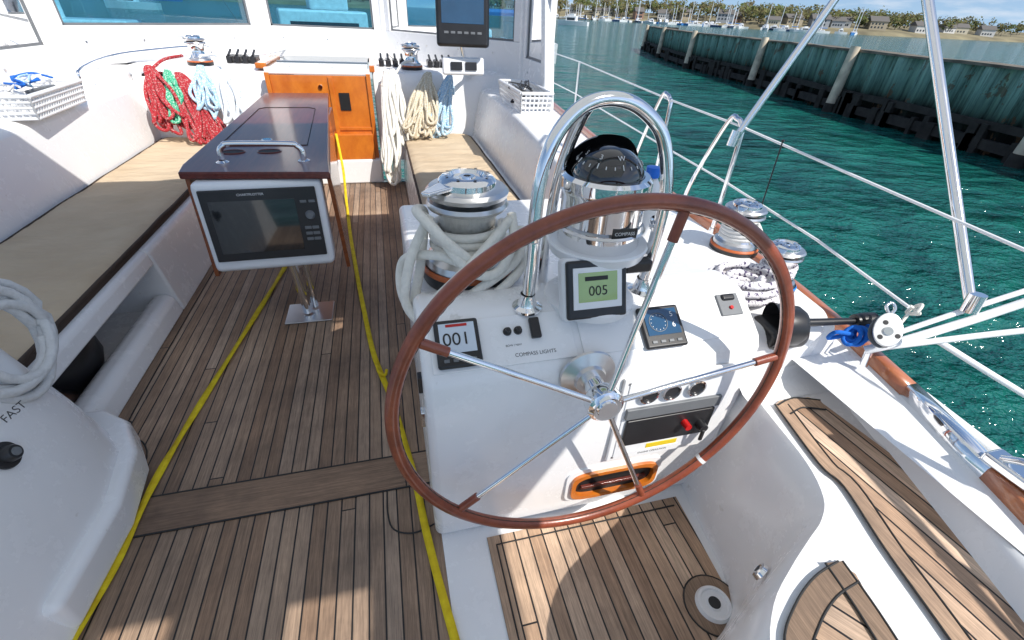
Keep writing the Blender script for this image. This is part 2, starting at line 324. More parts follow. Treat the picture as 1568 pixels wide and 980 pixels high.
strip('rub_strake',-.3,14,GEL,z=.66,w=.02,h=.03,dx=.035)
# ------------------------------------------------------------ helm console
hc=grp('helm_console')
yz=[(.965,0),(.94,.12),(.93,.35),(.925,.60),(.93,.755),(.95,.79),(1.08,.882),(1.12,.893),(1.22,.885),(1.34,.83),(2.3,.79),(2.3,0)]
extX('moulding',yz,.03,1.12,GEL,hc,bev=.028,seg=5)
prism('coaming_block',[(1.04,.98),(1.16,.945),(1.38,.955),(1.50,1.02),(1.52,1.2),(1.50,2.35),(.9,2.35),(.9,1.2)],.1,.785,GEL,hc,bev=.06,seg=6)
lathe('winch_pad',[(0,.0),(.20,0),(.19,.05),(0,.05)],T(.24,1.44,.78),GEL,hc)
PA=math.atan2(.092,.13)
def pan(x,y,off=.0):
    z=.79+(y-.95)*.092/.13
    nz=Vector((0,-math.sin(PA),math.cos(PA)))
    return Matrix.Translation(V(x,y,z)+nz*off)@Matrix.Rotation(PA,4,'X')
def face(x,z,y=.925,off=.0):
    return Matrix.Translation((x,y-off,z))@Matrix.Rotation(math.pi/2,4,'X')
def rbox(name,w,h,t,M,mat,parent,r=.01):
    return box(name,-w/2,w/2,-h/2,h/2,0,t,mat,parent,bev=min(r,t*.45,.4*w),M=M)
rbox('instrument_plinth',.42,.15,.006,pan(.27,1.015),GEL,hc,.003); rbox('display_plinth',.60,.15,.005,pan(.80,1.015),GEL,hc,.002)
def instrument(name,M,w,h,scr):
    g=grp(name); rbox('bezel',w,h,.018,M,BLK,g,.008)
    rbox('screen',w*.80,h*.62,.003,M@T(0,h*.10,.0175),scr,g,.001)
    for i in range(4): rbox('button_%d'%i,w*.12,h*.07,.004,M@T((i-1.5)*w*.2,-h*.36,.017),GRY,g,.002)
    return g
g=instrument('depth_display',pan(.137,1.018,.006),.125,.14,LCDG)
text('digits','001',.052,pan(.137,1.018,.006)@T(-.004,.008,.0215),INK,g); rbox('red_bar',.06,.008,.001,pan(.137,1.018,.006)@T(0,.05,.0205),RED,g,.0004)
g=instrument('wind_display',pan(.765,1.0,.004),.14,.135,LCDB)
lathe('dial',[(.029,0),(.0305,0),(.0305,.0015),(.029,.0015)],pan(.765,1.0,.004)@T(-.014,.012,.0205),GRY,g); text('value','5',.024,pan(.765,1.,.004)@T(.036,.034,.0215),INKW,g); text('value_low','6',.024,pan(.765,1.,.004)@T(.036,.0,.0215),INKW,g)
for i in range(12):
    a=i*math.pi/6; lathe('tick_%d'%i,[(0,0),(.0014,0)],pan(.765,1.0,.004)@T(-.014+.024*math.cos(a),.012+.024*math.sin(a),.0212),INKW,g,n=6)
g=grp('switch_panel')
for i,x in enumerate((.283,.315)): lathe('breaker_%d'%i,[(0,.02),(.007,.02),(.008,.006),(.012,.005),(.013,0)],pan(x,1.035,.006),BLK,g,n=16)
rbox('rocker_switch',.03,.062,.016,pan(.365,1.035,.006),BLK,g,.004)
text('label','COMPASS LIGHTS',.0155,pan(.355,.975,.0065),INK,g); text('label_b','BOW / NAV',.009,pan(.295,1.0,.0065),INK,g)
g=grp('horn_button'); rbox('plate',.08,.075,.012,pan(1.03,1.04,0),GRY,g,.004); lathe('button',[(0,.018),(.006,.018),(.007,.012)],pan(1.03,1.03,0),RED,g,n=16); rbox('cap',.05,.024,.02,pan(1.03,1.06,0),BLK,g)
# engine panel
ep=grp('engine_panel'); 
rbox('recess_frame',.44,.38,.012,face(.85,.52),GEL,ep,.008)
rbox('inner_panel',.40,.34,.004,face(.85,.52,off=.0115),WHP,ep,.002)
rbox('dark_strip',.35,.045,.012,face(.83,.565,off=.015),GRY,ep,.003)
rbox('key_panel',.33,.12,.012,face(.83,.475,off=.015),BLK,ep,.006)
for i,x in enumerate((.72,.80,.89)):
    lathe('gauge_ring_%d'%i,[(.030,.0),(.033,.012),(.027,.014),(.026,.006),(0,.006)],face(x,.64,off=.015),SS,ep); lathe('gauge_face_%d'%i,[(0,.0085),(.026,.0085)],face(x,.64,off=.015),BLK,ep)
lathe('stop_button',[(0,.03),(.012,.03),(.013,.0)],face(.885,.49,off=.026),RED,ep,n=18)
lathe('key_switch',[(0,.03),(.016,.03),(.018,.0)],face(.95,.47,off=.026),BLK,ep,n=18); rbox('key',.014,.05,.01,face(.95,.44,off=.05),BLK,ep)
rbox('warning_label',.12,.022,.002,face(.83,.385,off=.015),YEL,ep,.0005); rbox('label_strip',.2,.03,.002,face(.80,.355,off=.015),WHP,ep,.0005)
text('label_text','ENGINE OPERATION',.012,face(.80,.355,off=.0175),INK,ep)
for i,(sx_,sz_) in enumerate(((.65,.69),(1.05,.69),(.65,.35),(1.05,.35))): lathe('screw_%d'%i,[(0,.003),(.005,.002),(.006,0)],face(sx_,sz_,off=.012),BR,ep,n=10)
ov=grp('console_cubby'); P=[]
for i in range(48):
    a=2*math.pi*i/48; c,s=math.cos(a),math.sin(a); P.append((.155*(abs(c)**.45)*(1 if c>0 else -1),.055*(abs(s)**.6)*(1 if s>0 else -1)))
def ringx(name,s0,s1,t,M,mat,par):
    m=len(P)
    def gq(d): return [(x+(d if x>0 else -d),y+(d if y>0 else -d)) for x,y in P]
    A=gq(s0);B=gq(s1); v=[(x,y,0) for x,y in A]+[(x,y,t) for x,y in A]+[(x,y,t) for x,y in B]+[(x,y,0) for x,y in B]; f=[]
    for i in range(m):
        k=(i+1)%m
        for q in range(3): f.append((q*m+i,q*m+k,(q+1)*m+k,(q+1)*m+i))
    return mesh(name,v,f,mat,par,smooth=False,M=M)
FM=face(.69,.20,y=.937)
ringx('white_surround',.034,.016,.010,FM,WHP,ov); ringx('wood_ring',.016,0,.022,FM,MAHO,ov)
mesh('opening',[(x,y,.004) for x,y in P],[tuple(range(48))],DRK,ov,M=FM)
rbox('shelf_edge',.26,.012,.012,FM@T(0,-.01,.004),TABL,ov,.002)
g=grp('locker_hinge')
for i,z in enumerate((.74,.60)): box('hinge_%d'%i,.018,.032,1.0,1.03,z-.05,z+.01,BLK if i==0 else SS,g,bev=.003)
# ------------------------------------------------------------ wheel
wh=grp('steering_wheel'); C=V(.505,.82,.744); RW=.562
def wp(a,r,dy=0): return (C.x+r*math.cos(a),C.y+dy,C.z+r*math.sin(a))
tube('rim',[wp(2*math.pi*i/120,RW) for i in range(120)],.0175,LEATH,wh,cyc=True,res=6)
tube('stitching',[wp(2*math.pi*i/240,RW-.0172+.0012*(i%2),-.004) for i in range(240)],.0016,CUSD,wh,cyc=True,res=1)
for i in range(5):
    a=math.radians(151-72*i)
    tube('spoke_%d'%i,[wp(a,.03,-.02),wp(a,.20,-.012),wp(a,RW-.01)],.0085,SS,wh,res=5)
    tube('spoke_leather_%d'%i,[wp(a,RW-.085,-.003),wp(a,RW-.015)],.0125,LEATH,wh,res=5)
tube('rim_whipping',[wp(math.radians(-41)+t*.006,RW) for t in range(5)],.0187,WHP,wh,res=6)
hM,_=align((C.x,.925,C.z),(C.x,.7,C.z))
lathe('hub_dish',[(0,.03),(.045,.03),(.05,.02),(.085,.006),(.088,0)],hM,BR,wh); lathe('shaft',[(.032,.02),(.030,.10)],hM,SS,wh)
lathe('hub',[(.034,.085),(.048,.09),(.052,.10),(.052,.135),(.044,.14),(.040,.147),(.030,.145),(.028,.150),(0,.150)],hM,SS,wh)
# ------------------------------------------------------------ binnacle + compass
bi=grp('compass_binnacle'); BX,BY=.60,1.19
lathe('foot',[(0,0),(.14,0),(.14,.02),(.125,.03),(0,.03)],T(BX-.03,BY-.06,.875),GEL,bi)
lathe('lower_body',[(.095,0),(.10,.12),(.12,.15)],T(BX,BY,.89),SS,bi)
lathe('holder',[(.145,0),(.155,.03),(.15,.035),(.12,.03)],T(BX,BY,1.02),WHP,bi)
lathe('drum',[(.12,0),(.124,.01),(.122,.15),(.128,.16),(.13,.175),(.13,.20),(.12,.21),(.105,.21)],T(BX,BY,1.045),SS,bi)
lathe('card_bowl',[(.105,.0),(.10,.01),(0,.012)],T(BX,BY,1.245),BLK,bi)
dp=[(.104*math.cos(a),.085*math.sin(a)) for a in [i*math.pi/24 for i in range(13)]]
b=NB('compass_glass'); b.set(base=(.012,.012,.014),rough=.03,coat=1.,cr=.02); lathe('glass_dome',dp,T(BX,BY,1.245),b.m,bi)
for i in range(24):
    a=2*math.pi*i/24
    M=T(BX,BY,1.245)@Matrix.Rotation(a,4,'Z')
    l=.16 if i%3==0 else .09
    q0=V(.1055*math.cos(.50),0,.0865*math.sin(.50)); q1=V(.1055*math.cos(.50+l),0,.0865*math.sin(.50+l))
    tube('card_tick_%d'%i,[M@q0,M@q1],.0016,INKW,bi,res=1)
    if i%3==0: text('card_mark_%d'%i,'NESW'[(i//3)//2] if (i//3)%2==0 else '3',.020,M@T(.1055*math.cos(.85),0,.0865*math.sin(.85)+.001)@Matrix.Rotation(math.radians(48),4,'Y')@Matrix.Rotation(math.pi/2,4,'Z'),INKW,bi)
hv=[];hf=[]
for i in range(25):
    a=math.radians(20+140*i/24)
    for j in range(9):
        e=math.radians(0+70*j/8); hv.append((BX+.124*math.cos(a)*math.cos(e),BY+.124*math.sin(a)*math.cos(e),1.25+.105*math.sin(e)))
for i in range(24):
    for j in range(8): q=i*9+j; hf.append((q,q+9,q+10,q+1))
mesh('hood',hv,hf,BLK,bi,smooth=True)
lathe('base_ring',[(.131,0),(.136,.004),(.131,.01)],T(BX,BY,1.10),BR,bi)
MM=T(BX+.02,BY-.126,1.12)@Matrix.Rotation(math.pi/2,4,'X')
rbox('badge',.075,.03,.004,MM@T(0,0,-.006),BLK,bi,.001); text('badge_text','COMPASS',.014,MM@T(0,0,-.0015),INKW,bi)
ap=grp('autopilot_display'); AM=T(.545,1.045,.965)@Matrix.Rotation(math.radians(68),4,'X')
rbox('white_shell',.20,.185,.05,AM@T(.0,0,-.045),WHP,ap,.015); rbox('bezel',.185,.17,.02,AM,BLK,ap,.008); rbox('bezel_inner',.15,.12,.004,AM@T(0,.005,.0185),WHP,ap,.002)
rbox('screen',.12,.085,.003,AM@T(0,.008,.0205),LCDN,ap,.001); text('digits','005',.04,AM@T(0,-.004,.0245),INK,ap); rbox('graph',.07,.012,.001,AM@T(-.005,.033,.0235),INK,ap,.0003)
ga=grp('binnacle_guard')
L=[(.36,1.10,.88),(.365,1.10,1.05),(.37,1.11,1.2),(.385,1.12,1.30),(.42,1.13,1.38),(.48,1.14,1.435),(.555,1.145,1.452),(.63,1.14,1.435),(.70,1.13,1.38),(.735,1.12,1.30),(.75,1.11,1.2),(.755,1.12,1.05),(.755,1.13,.88)]
tube('arch_tube',L,.0185,SS,ga,k=6,res=6)
tube('brace',[(.50,1.15,1.435),(.50,1.19,1.40),(.495,1.24,1.32),(.49,1.29,1.2),(.485,1.32,1.0),(.485,1.33,.84)],.017,SS,ga,k=6,res=6)
for i,(x,y) in enumerate(((.36,1.10),(.755,1.13))): lathe('foot_%d'%i,[(.045,0),(.045,.008),(.03,.015),(.022,.04),(.022,.05)],T(x,y,.885),SS,ga); lathe('collar_%d'%i,[(.019,0),(.023,.005),(.023,.03),(.019,.035)],T(x+.003,y+.002,1.10),SS,ga)
rbox('pod_arm',.09,.04,.04,T(.70,1.10,.98),BLK,ga)
bt=grp('water_bottle')
lathe('bottle',[(0,0),(.035,0),(.037,.02),(.037,.13),(.02,.165),(.016,.17)],T(.80,1.28,1.04),WHP,bt); lathe('cap',[(.022,0),(.022,.03),(0,.033)],T(.80,1.28,1.21),BLUE,bt)
lathe('holder',[(0,0),(.05,0),(.052,.12),(.048,.12)],T(.80,1.28,1.0),WHP,bt); tube('holder_arm',[(.80,1.28,1.02),(.75,1.2,1.0),(.70,1.2,1.0)],.012,WHP,bt)
# ------------------------------------------------------------ winches
def winch(name,x,y,z,s=1,blue=False):
    g=grp(name); M=T(x,y,z)@Matrix.Scale(s,4)
    lathe('base',[(.0,0),(.165,0),(.17,.012),(.17,.05),(.160,.058)],M,BLK,g); lathe('base_ring',[(.171,.045),(.172,.052),(.164,.064)],M,plain(name+'_ring',(.5,.12,.03) if not blue else (.02,.2,.6),.4),g)
    lathe('skirt',[(.160,.055),(.150,.085),(.128,.10)],M,BR,g)
    lathe('drum',[(.128,.10),(.108,.13),(.098,.18),(.100,.235),(.118,.262),(.122,.268)],M,SS,g)
    lathe('jaw_lower',[(.100,.268),(.138,.272),(.142,.282),(.136,.295),(.108,.300)],M,BR,g); lathe('jaw_upper',[(.108,.308),(.138,.312),(.142,.326),(.130,.338),(.10,.342)],M,BR,g)
    lathe('cap',[(.10,.342),(.098,.360),(.085,.372),(.06,.376),(.055,.366),(.028,.366),(.026,.372),(.012,.372),(.011,.35)],M,SS,g)
    ma=M@T(0,0,.345); prism('stripper_arm',[(-.02,-.05),(-.14,-.13),(-.165,-.11),(-.10,-.02)],0,.015,SS,g,bev=.006,M=ma)
    for i in range(8):
        a=i*math.pi/4+.2; lathe('cap_hole_%d'%i,[(0,.0),(.006,.0)],M@T(.073*math.cos(a),.073*math.sin(a),.3775),BLK,g,n=10)
    return g
winch('sheet_winch',.24,1.44,.83,.95)
winch('sheet_winch',1.39,1.235,.775,.50,True); winch('sheet_winch',1.46,1.56,.775,.60)
winch('halyard_winch',-1.66,5.66,1.06,.66); winch('halyard_winch',.36,5.66,1.06,.66)
winch('sheet_winch',-1.62,1.25,.80,.95)
def coilpts(cx,cy,cz,r,n,dz,ax=0,jit=.02,el=1,seed=0,tilt=(0,0)):
    rr=random.Random(seed); pts=[]; N=20
    for l in range(n):
        rl=r*(1+rr.uniform(-.12,.12)); ox,oy=rr.uniform(-jit,jit),rr.uniform(-jit,jit)
        for i in range(N):
            a=2*math.pi*i/N; t=(l+i/N)
            x,y=rl*math.cos(a)*el+ox,rl*math.sin(a)+oy
            pts.append((cx+x,cy+y,cz+dz*t+x*tilt[0]+y*tilt[1]+rr.uniform(-1,1)*jit*.1))
    return pts
rp=grp('sheet_rope'); wx,wy,wz=.24,1.44,.83
tube('wraps',[(wx+.118*math.cos(a),wy+.118*math.sin(a),wz+.115+.027*a/(2*math.pi)) for a in [i*.2 for i in range(95)]],.014,R_W,rp,res=3)
def loops(name,pts,r,mat,par): return tube(name,pts,r,mat,par,k=8,res=4)
loops('loop_a',[(wx+.02,wy-.16,wz+.10),(wx-.10,wy-.19,wz+.22),(wx-.17,wy-.10,wz+.28),(wx-.14,wy+.02,wz+.22),(wx-.17,wy-.06,wz+.08),(wx-.20,wy-.16,wz-.02),(wx-.12,wy-.22,wz-.01),(wx+.0,wy-.20,wz+.05),(wx+.14,wy-.14,wz+.12),(wx+.19,wy+.0,wz+.16)],.0155,R_W,rp)
loops('loop_b',[(wx+.12,wy-.10,wz+.24),(wx-.0,wy-.19,wz+.16),(wx-.12,wy-.22,wz+.06),(wx-.20,wy-.18,wz-.03),(wx-.24,wy-.08,wz+.0),(wx-.22,wy-.05,wz+.10),(wx-.12,wy-.14,wz+.15),(wx+.02,wy-.18,wz+.12),(wx+.16,wy-.09,wz+.20)],.0155,R_W,rp)
loops('loop_c',[(wx-.13,wy-.08,wz+.26),(wx-.20,wy-.12,wz+.14),(wx-.23,wy-.16,wz+.0),(wx-.16,wy-.23,wz-.05),(wx-.04,wy-.22,wz-.02),(wx+.10,wy-.19,wz+.06),(wx+.18,wy-.08,wz+.09),(wx+.16,wy+.08,wz+.10)],.0155,R_W,rp)
loops('loop_d',[(wx-.15,wy-.02,wz+.24),(wx-.12,wy-.15,wz+.235),(wx-.03,wy-.20,wz+.12),(wx+.06,wy-.19,wz+.10),(wx+.12,wy-.15,wz+.18),(wx+.13,wy-.08,wz+.25)],.0155,R_W,rp)
rp=grp('coiled_rope'); tube('coil',coilpts(1.21,1.20,.795,.105,5,.016,jit=.02,seed=3,el=1.15),.013,R_M,rp,res=3); tube('coil_inner',coilpts(1.215,1.19,.795,.055,4,.018,jit=.02,seed=4),.013,R_M,rp,res=3)
rp=grp('winch_line'); tube('wraps',[(1.46+.070*math.cos(a),1.56+.070*math.sin(a),.84+.016*a/6.28) for a in [i*.25 for i in range(115)]],.009,R_GY,rp,res=2)
tube('wraps_b',[(1.39+.058*math.cos(a),1.235+.058*math.sin(a),.83+.016*a/6.28) for a in [i*.25 for i in range(80)]],.008,R_M,rp,res=2)
tube('tail',[(1.52,1.52,.90),(1.50,1.40,.82),(1.42,1.34,.80),(1.32,1.32,.80),(1.28,1.26,.81)],.009,R_GY,rp,k=6)
rp=grp('coiled_rope')
pts=[]
rr=random.Random(5)
for l in range(8):
    ry,rz=.17+rr.uniform(-.03,.03),.15+rr.uniform(-.03,.03); o=rr.uniform(-.02,.02)
    for i in range(20):
        a=2*math.pi*i/20; z=.70+rz*math.sin(a)+o; pts.append((-1.235-.20*(z-.70)+.022*(l%3)-.01,1.48+ry*math.cos(a)+o,z))
tube('coil',pts,.0155,R_GY,rp,res=3)
text('fast_label','FAST',.034,T(-1.150,1.29,.575)@Matrix.Rotation(math.radians(78),4,'Z')@Matrix.Rotation(math.radians(70),4,'X'),INK,sw)
# ------------------------------------------------------------ throttle
th=grp('engine_throttle'); lathe('pod',[(0,.10),(.05,.10),(.065,.08),(.07,.03),(.075,0)],align((1.17,.98,.80),(1.30,.93,.81))[0],BLK,th)
rbox('pod_body',.15,.14,.08,T(1.23,.99,.72),BLK,th,.03)
cyl('lever',(1.27,.95,.815),(1.46,.925,.815),.014,BLK,th,r1=.011); lathe('knob',[(0,0),(.022,.003),(.026,.03),(.026,.075),(.018,.085),(0,.087)],align((1.45,.927,.815),(1.56,.915,.815))[0],BLK,th)
# ------------------------------------------------------------ aft seats (starboard helm)
st=grp('helm_seat')
lip=[(1.13,1.0),(1.10,.80),(1.075,.62),(1.03,.51),(.97,.455),(.90,.42),(.80,.37),(.70,.31),(.62,.22),(.57,.08),(.55,-.35),(1.62,-.35),(1.62,1.0)]
lp=cat([(x,y,0) for x,y in lip[:11]],4); lip=[(q.x,q.y) for q in lp]+lip[11:]; NL=len(lp)
lo=[(x-.07 if i<NL-1 else x,y) for i,(x,y) in enumerate(lip)]
n=len(lip); v=[(x,y,0) for x,y in lo]+[(x-(.02 if i<NL else 0),y,.46) for i,(x,y) in enumerate(lip)]+[(x+(.0 if i<NL else 0),y,.535) for i,(x,y) in enumerate(lip)]+[(x+(.022 if i<NL else 0),y,.565) for i,(x,y) in enumerate(lip)]
v=[(min(x,rx(y)-.03),y,z) for x,y,z in v]
o=mesh('moulding',v,[(r*n+i,r*n+(i+1)%n,(r+1)*n+(i+1)%n,(r+1)*n+i) for r in range(3) for i in range(n)],GEL,st,smooth=True)
mesh('seat_top',[p for p in v[3*n:]],[tuple(range(n))],GEL,st)
A=[(1.165,.836),(1.20,.852),(1.31,.845),(1.335,.82),(1.375,.55),(1.385,.249),(1.30,-.1),(.95,-.1),(1.031,.16),(1.075,.35),(1.115,.46),(1.125,.52),(1.118,.60)]
mesh('teak_inlay_side',[(x,y,.572) for x,y in A],[tuple(range(len(A)))],TEAKS,st)
TEAKC=teak('teak_seat_border',w=3.,tone=1.6)
def band(name,pts,w,mat,par,z):
    P=cat(pts,5); v=[]
    for i,q in enumerate(P):
        d=(P[min(i+1,len(P)-1)]-P[max(i-1,0)]).normalized(); nn=V(-d.y,d.x,0)*w; v+=[(q.x,q.y,z),(q.x+nn.x,q.y+nn.y,z)]
    mesh(name,v,[(2*i,2*i+1,2*i+3,2*i+2) for i in range(len(P)-1)],mat,par)
    tube(name+'_seam',[V(*v[2*i+1]) for i in range(len(P))],.0028,INK,par,res=1); tube(name+'_edge',[V(*v[2*i]) for i in range(len(P))],.0028,INK,par,res=1)
band('inlay_border_a',[(1.165,.836,0),(1.118,.60,0),(1.125,.52,0),(1.075,.35,0),(1.031,.16,0),(.97,-.05,0)],.045,TEAKC,st,.576)
band('inlay_border_b',[(1.335,.82,0),(1.25,.848,0),(1.17,.83,0)],.045,TEAKC,st,.5765)
B=[(.64,.16),(.68,.235),(.76,.295),(.85,.335),(.935,.352),(.955,.32),(.93,.24),(.90,.1),(.85,-.2),(.62,-.2)]
mesh('teak_inlay_aft',[(x,y,.572) for x,y in B],[tuple(range(len(B)))],TEAKH,st)
band('inlay_border_c',[(.935,.352,0),(.85,.335,0),(.76,.295,0),(.68,.235,0),(.63,.12,0)],.05,TEAKB,st,.5765)
band('inlay_border_d',[(.90,.1,0),(.93,.24,0),(.945,.35,0)],.045,TEAKB,st,.577)
fl=grp('deck_light'); lathe('ring',[(.0,.010),(.014,.010),(.016,.014),(.024,.012),(.028,0)],align((.93,.47,.30),(.85,.60,.35))[0],SS,fl); lathe('lens',[(0,.0145),(.012,.0145)],align((.93,.47,.30),(.85,.60,.35))[0],BLK,fl)
oc=grp('aft_coaming'); secs=[]
for y in (-.3,0,.3,.6,.85,.97,1.05):
    r=rx(y); secs.append([(r-.135,y,.560),(r-.125,y,.575),(r-.11,y,.63),(r-.095,y,.652),(r-.07,y,.660),(r-.0,y,.660)])
loft('moulding',secs,GEL,oc,smooth=True,caps=False)
secs=[]
for x in (1.09,1.18,1.28,1.38,1.47):
    secs.append([(x,.86,.567),(x,.90,.572),(x,.935,.59),(x,.955,.63),(x,.965,.70),(x,.99,.755)])
loft('cove',secs,GEL,oc,smooth=True,caps=False)
# ------------------------------------------------------------ forward bulkhead, door, ledge
fb=grp('forward_bulkhead')
for nm,xa,xb in (('port_wall',-2.9,-1.06),('starboard_wall',-.06,1.5)):
    extX(nm,[(5.33,.2),(5.36,.45),(5.42,.95),(5.47,1.04),(5.55,1.06),(7.2,1.06),(7.2,.2)],xa,xb,GEL,fb,bev=.02)
box('threshold',-1.06,-.06,5.18,5.6,0,.25,GEL,fb,bev=.02)
box('coaming_forward_port',-2.9,-2.2,5.3,5.9,.3,1.06,GEL,fb,bev=.04); 
tube('port_handrail',[(-2.35,4.9,1.02),(-2.35,4.95,1.08),(-2.33,5.4,1.13),(-2.15,5.75,1.16),(-1.75,6.25,1.18),(-1.72,6.3,1.10)],.013,SS,fb,k=4)
dr=grp('companionway_door')
box('door_panel',-1.0,-.12,5.27,5.31,.25,1.03,MAHO,dr,bev=.004)
box('door_mid_stile',-.48,-.44,5.255,5.27,.45,1.02,MAHO,dr,bev=.003); box('door_step',-.55,-.12,5.20,5.27,.25,.50,MAHO,dr,bev=.006); box('frame_left',-1.04,-1.0,5.25,5.32,.22,1.05,MAHO,dr,bev=.004); box('frame_right',-.12,-.08,5.25,5.32,.22,1.05,MAHO,dr,bev=.004)
box('door_rail_low',-.44,-.12,5.258,5.27,.53,.56,MAHO,dr,bev=.003)
box('dark_gap',-.40,-.30,5.262,5.268,.72,.88,DRK,dr); lathe('lock',[(0,.012),(.02,.012),(.024,0)],face(-.56,.93,y=5.27),SS,dr)
ch=grp('companionway_hatch'); b=NB('smoked_glass'); b.set(base=(.05,.075,.08),rough=.08,coat=.5); SG=b.m
box('sliding_glass',-1.02,-.10,5.34,6.6,1.065,1.085,SG,ch,bev=.004)
box('side_rail_port',-1.14,-1.04,5.45,6.3,1.06,1.11,MAHO,ch,bev=.01); box('side_rail_starboard',-.08,-.03,5.3,6.4,1.06,1.12,MAHO,ch,bev=.01); box('front_trim',-1.04,-.08,5.28,5.34,1.035,1.09,GEL,ch,bev=.01); box('glass_bar',-1.02,-.10,5.9,5.93,1.085,1.095,BR,ch,bev=.002)
box('hatch_garage',-1.3,.2,6.55,7.0,1.06,1.16,GEL,ch,bev=.03)
ip=grp('coaming_ports')
for i,x in enumerate((-2.22,-2.08,-1.95)): lathe('ring_%d'%i,[(.045,0),(.045,.02),(.03,.022),(.028,.004)],face(x,.98,y=5.44),SS,ip); lathe('hole_%d'%i,[(0,.003),(.03,.003)],face(x,.98,y=5.44),BLK,ip)
# ------------------------------------------------------------ windshield
ws=grp('windshield'); b=NB('window_glass')
tr=b.n('ShaderNodeBsdfTransparent',{0:(.42,.70,.80,1)}); gl=b.n('ShaderNodeBsdfGlossy',{0:(1,1,1,1),'Roughness':.02}); fr=b.n('ShaderNodeFresnel',{0:1.45}); mx=b.n('ShaderNodeMixShader',{0:fr.outputs[0],1:tr.outputs[0],2:gl.outputs[0]}); b.t.links.new(mx.outputs[0],b.o.inputs[0]); WG=b.m
WP=[(-2.68,3.3),(-2.64,5.3),(-1.31,7.0),(.14,7.0),(1.52,5.35),(1.52,4.5)]
for i,((ax,ay),(cx,cy)) in enumerate(zip(WP,WP[1:])):
    side=i in(0,4); zb=.88 if side else 1.0; zw=1.23 if side else 1.36; zt=2.25
    d=V(cx-ax,cy-ay,0); Ln=d.length; d.normalize(); M=Matrix(((d.x,0,-d.y,ax),(d.y,0,d.x,ay),(0,1,0,0),(0,0,0,1)))
    m=.13; e0=m; e1=Ln-m
    if i==4: e1=Ln-.02
    def fq(nm,a,c,z0,z1): box('%s_%d'%(nm,i),a,c,z0,z1,-.03,.03,GEL,ws,M=M,bev=.008)
    fq('lower',0,Ln,zb,zw); fq('upper',0,Ln,zt-.1,zt); fq('stile_a',0,e0,zw,zt-.1); fq('stile_b',e1,Ln,zw,zt-.1)
    box('glass_%d'%i,e0,e1,zw,zt-.1,-.004,.004,WG,ws,M=M)
    for nm,(a,c,z0,z1) in {'seal_b':(e0,e1,zw,zw+.02),'seal_l':(e0,e0+.02,zw,zt-.1),'seal_r':(e1-.02,e1,zw,zt-.1)}.items(): box('%s_%d'%(nm,i),a,c,z0,z1,-.012,.012,GRY,ws,M=M)
    for k in range(int(Ln/.5)): lathe('snap_%d_%d'%(i,k),[(0,-.036),(.010,-.036),(.010,-.03)],M@T(.25+.5*k,zw-.12,0),BR,ws,n=10)
for i,(x,y) in enumerate(WP[1:5]): cyl('corner_%d'%i,(x,y,.95),(x,y,2.25),.06,GEL,ws)
ep2=grp('enclosure_post'); mesh('post',[(1.41,4.22,.9),(1.50,4.22,.9),(1.50,4.34,.9),(1.41,4.34,.9),(1.47,4.75,2.25),(1.57,4.75,2.25),(1.57,4.87,2.25),(1.47,4.87,2.25)],[(0,1,2,3),(4,5,6,7),(0,1,5,4),(1,2,6,5),(2,3,7,6),(3,0,4,7)],GEL,ep2,bev=.015)
cp=grp('chart_plotter_display'); PM=T(.80,4.95,1.68)@Matrix.Rotation(math.radians(-8),4,'Z')@Matrix.Rotation(math.radians(82),4,'X')
rbox('case',.48,.72,.07,PM@T(0,0,0),BLK,cp,.03); rbox('screen',.38,.46,.004,PM@T(0,.05,.069),LCDB,cp,.001); text('brand_strip','NAVIGATION',.03,PM@T(0,.315,.072),INKW,cp)
for i in range(6): rbox('key_%d'%i,.04,.02,.006,PM@T(-.15+.06*i,-.25,.068),GRY,cp,.003)
rbox('lower_mount',.40,.15,.06,T(.80,4.98,1.16)@Matrix.Rotation(math.radians(80),4,'X'),WHP,cp,.02)
for i in range(2): rbox('mount_key_%d'%i,.11,.07,.01,T(.73+.14*i,4.915,1.17)@Matrix.Rotation(math.radians(80),4,'X'),BLK,cp,.004)
tube('arm',[(.80,5.05,1.35),(.86,5.2,1.15),(.9,5.35,1.06),(.95,5.45,1.02)],.022,SS,cp,k=5); lathe('arm_base',[(0,.04),(.05,.035),(.06,0)],T(.95,5.5,1.05),BLK,cp)
def organizer(name,x,y):
    g=grp(name)
    for i in range(4): box('clutch_%d'%i,x+i*.075,x+i*.075+.055,y,y+.22,1.06,1.13,BLK,g,bev=.015); cyl('handle_%d'%i,(x+i*.075+.027,y+.02,1.13),(x+i*.075+.027,y+.16,1.17),.012,BLK,g)
    return g
organizer('rope_clutch',-1.48,5.85); organizer('rope_clutch',.02,5.85); organizer('rope_clutch',.55,5.85)
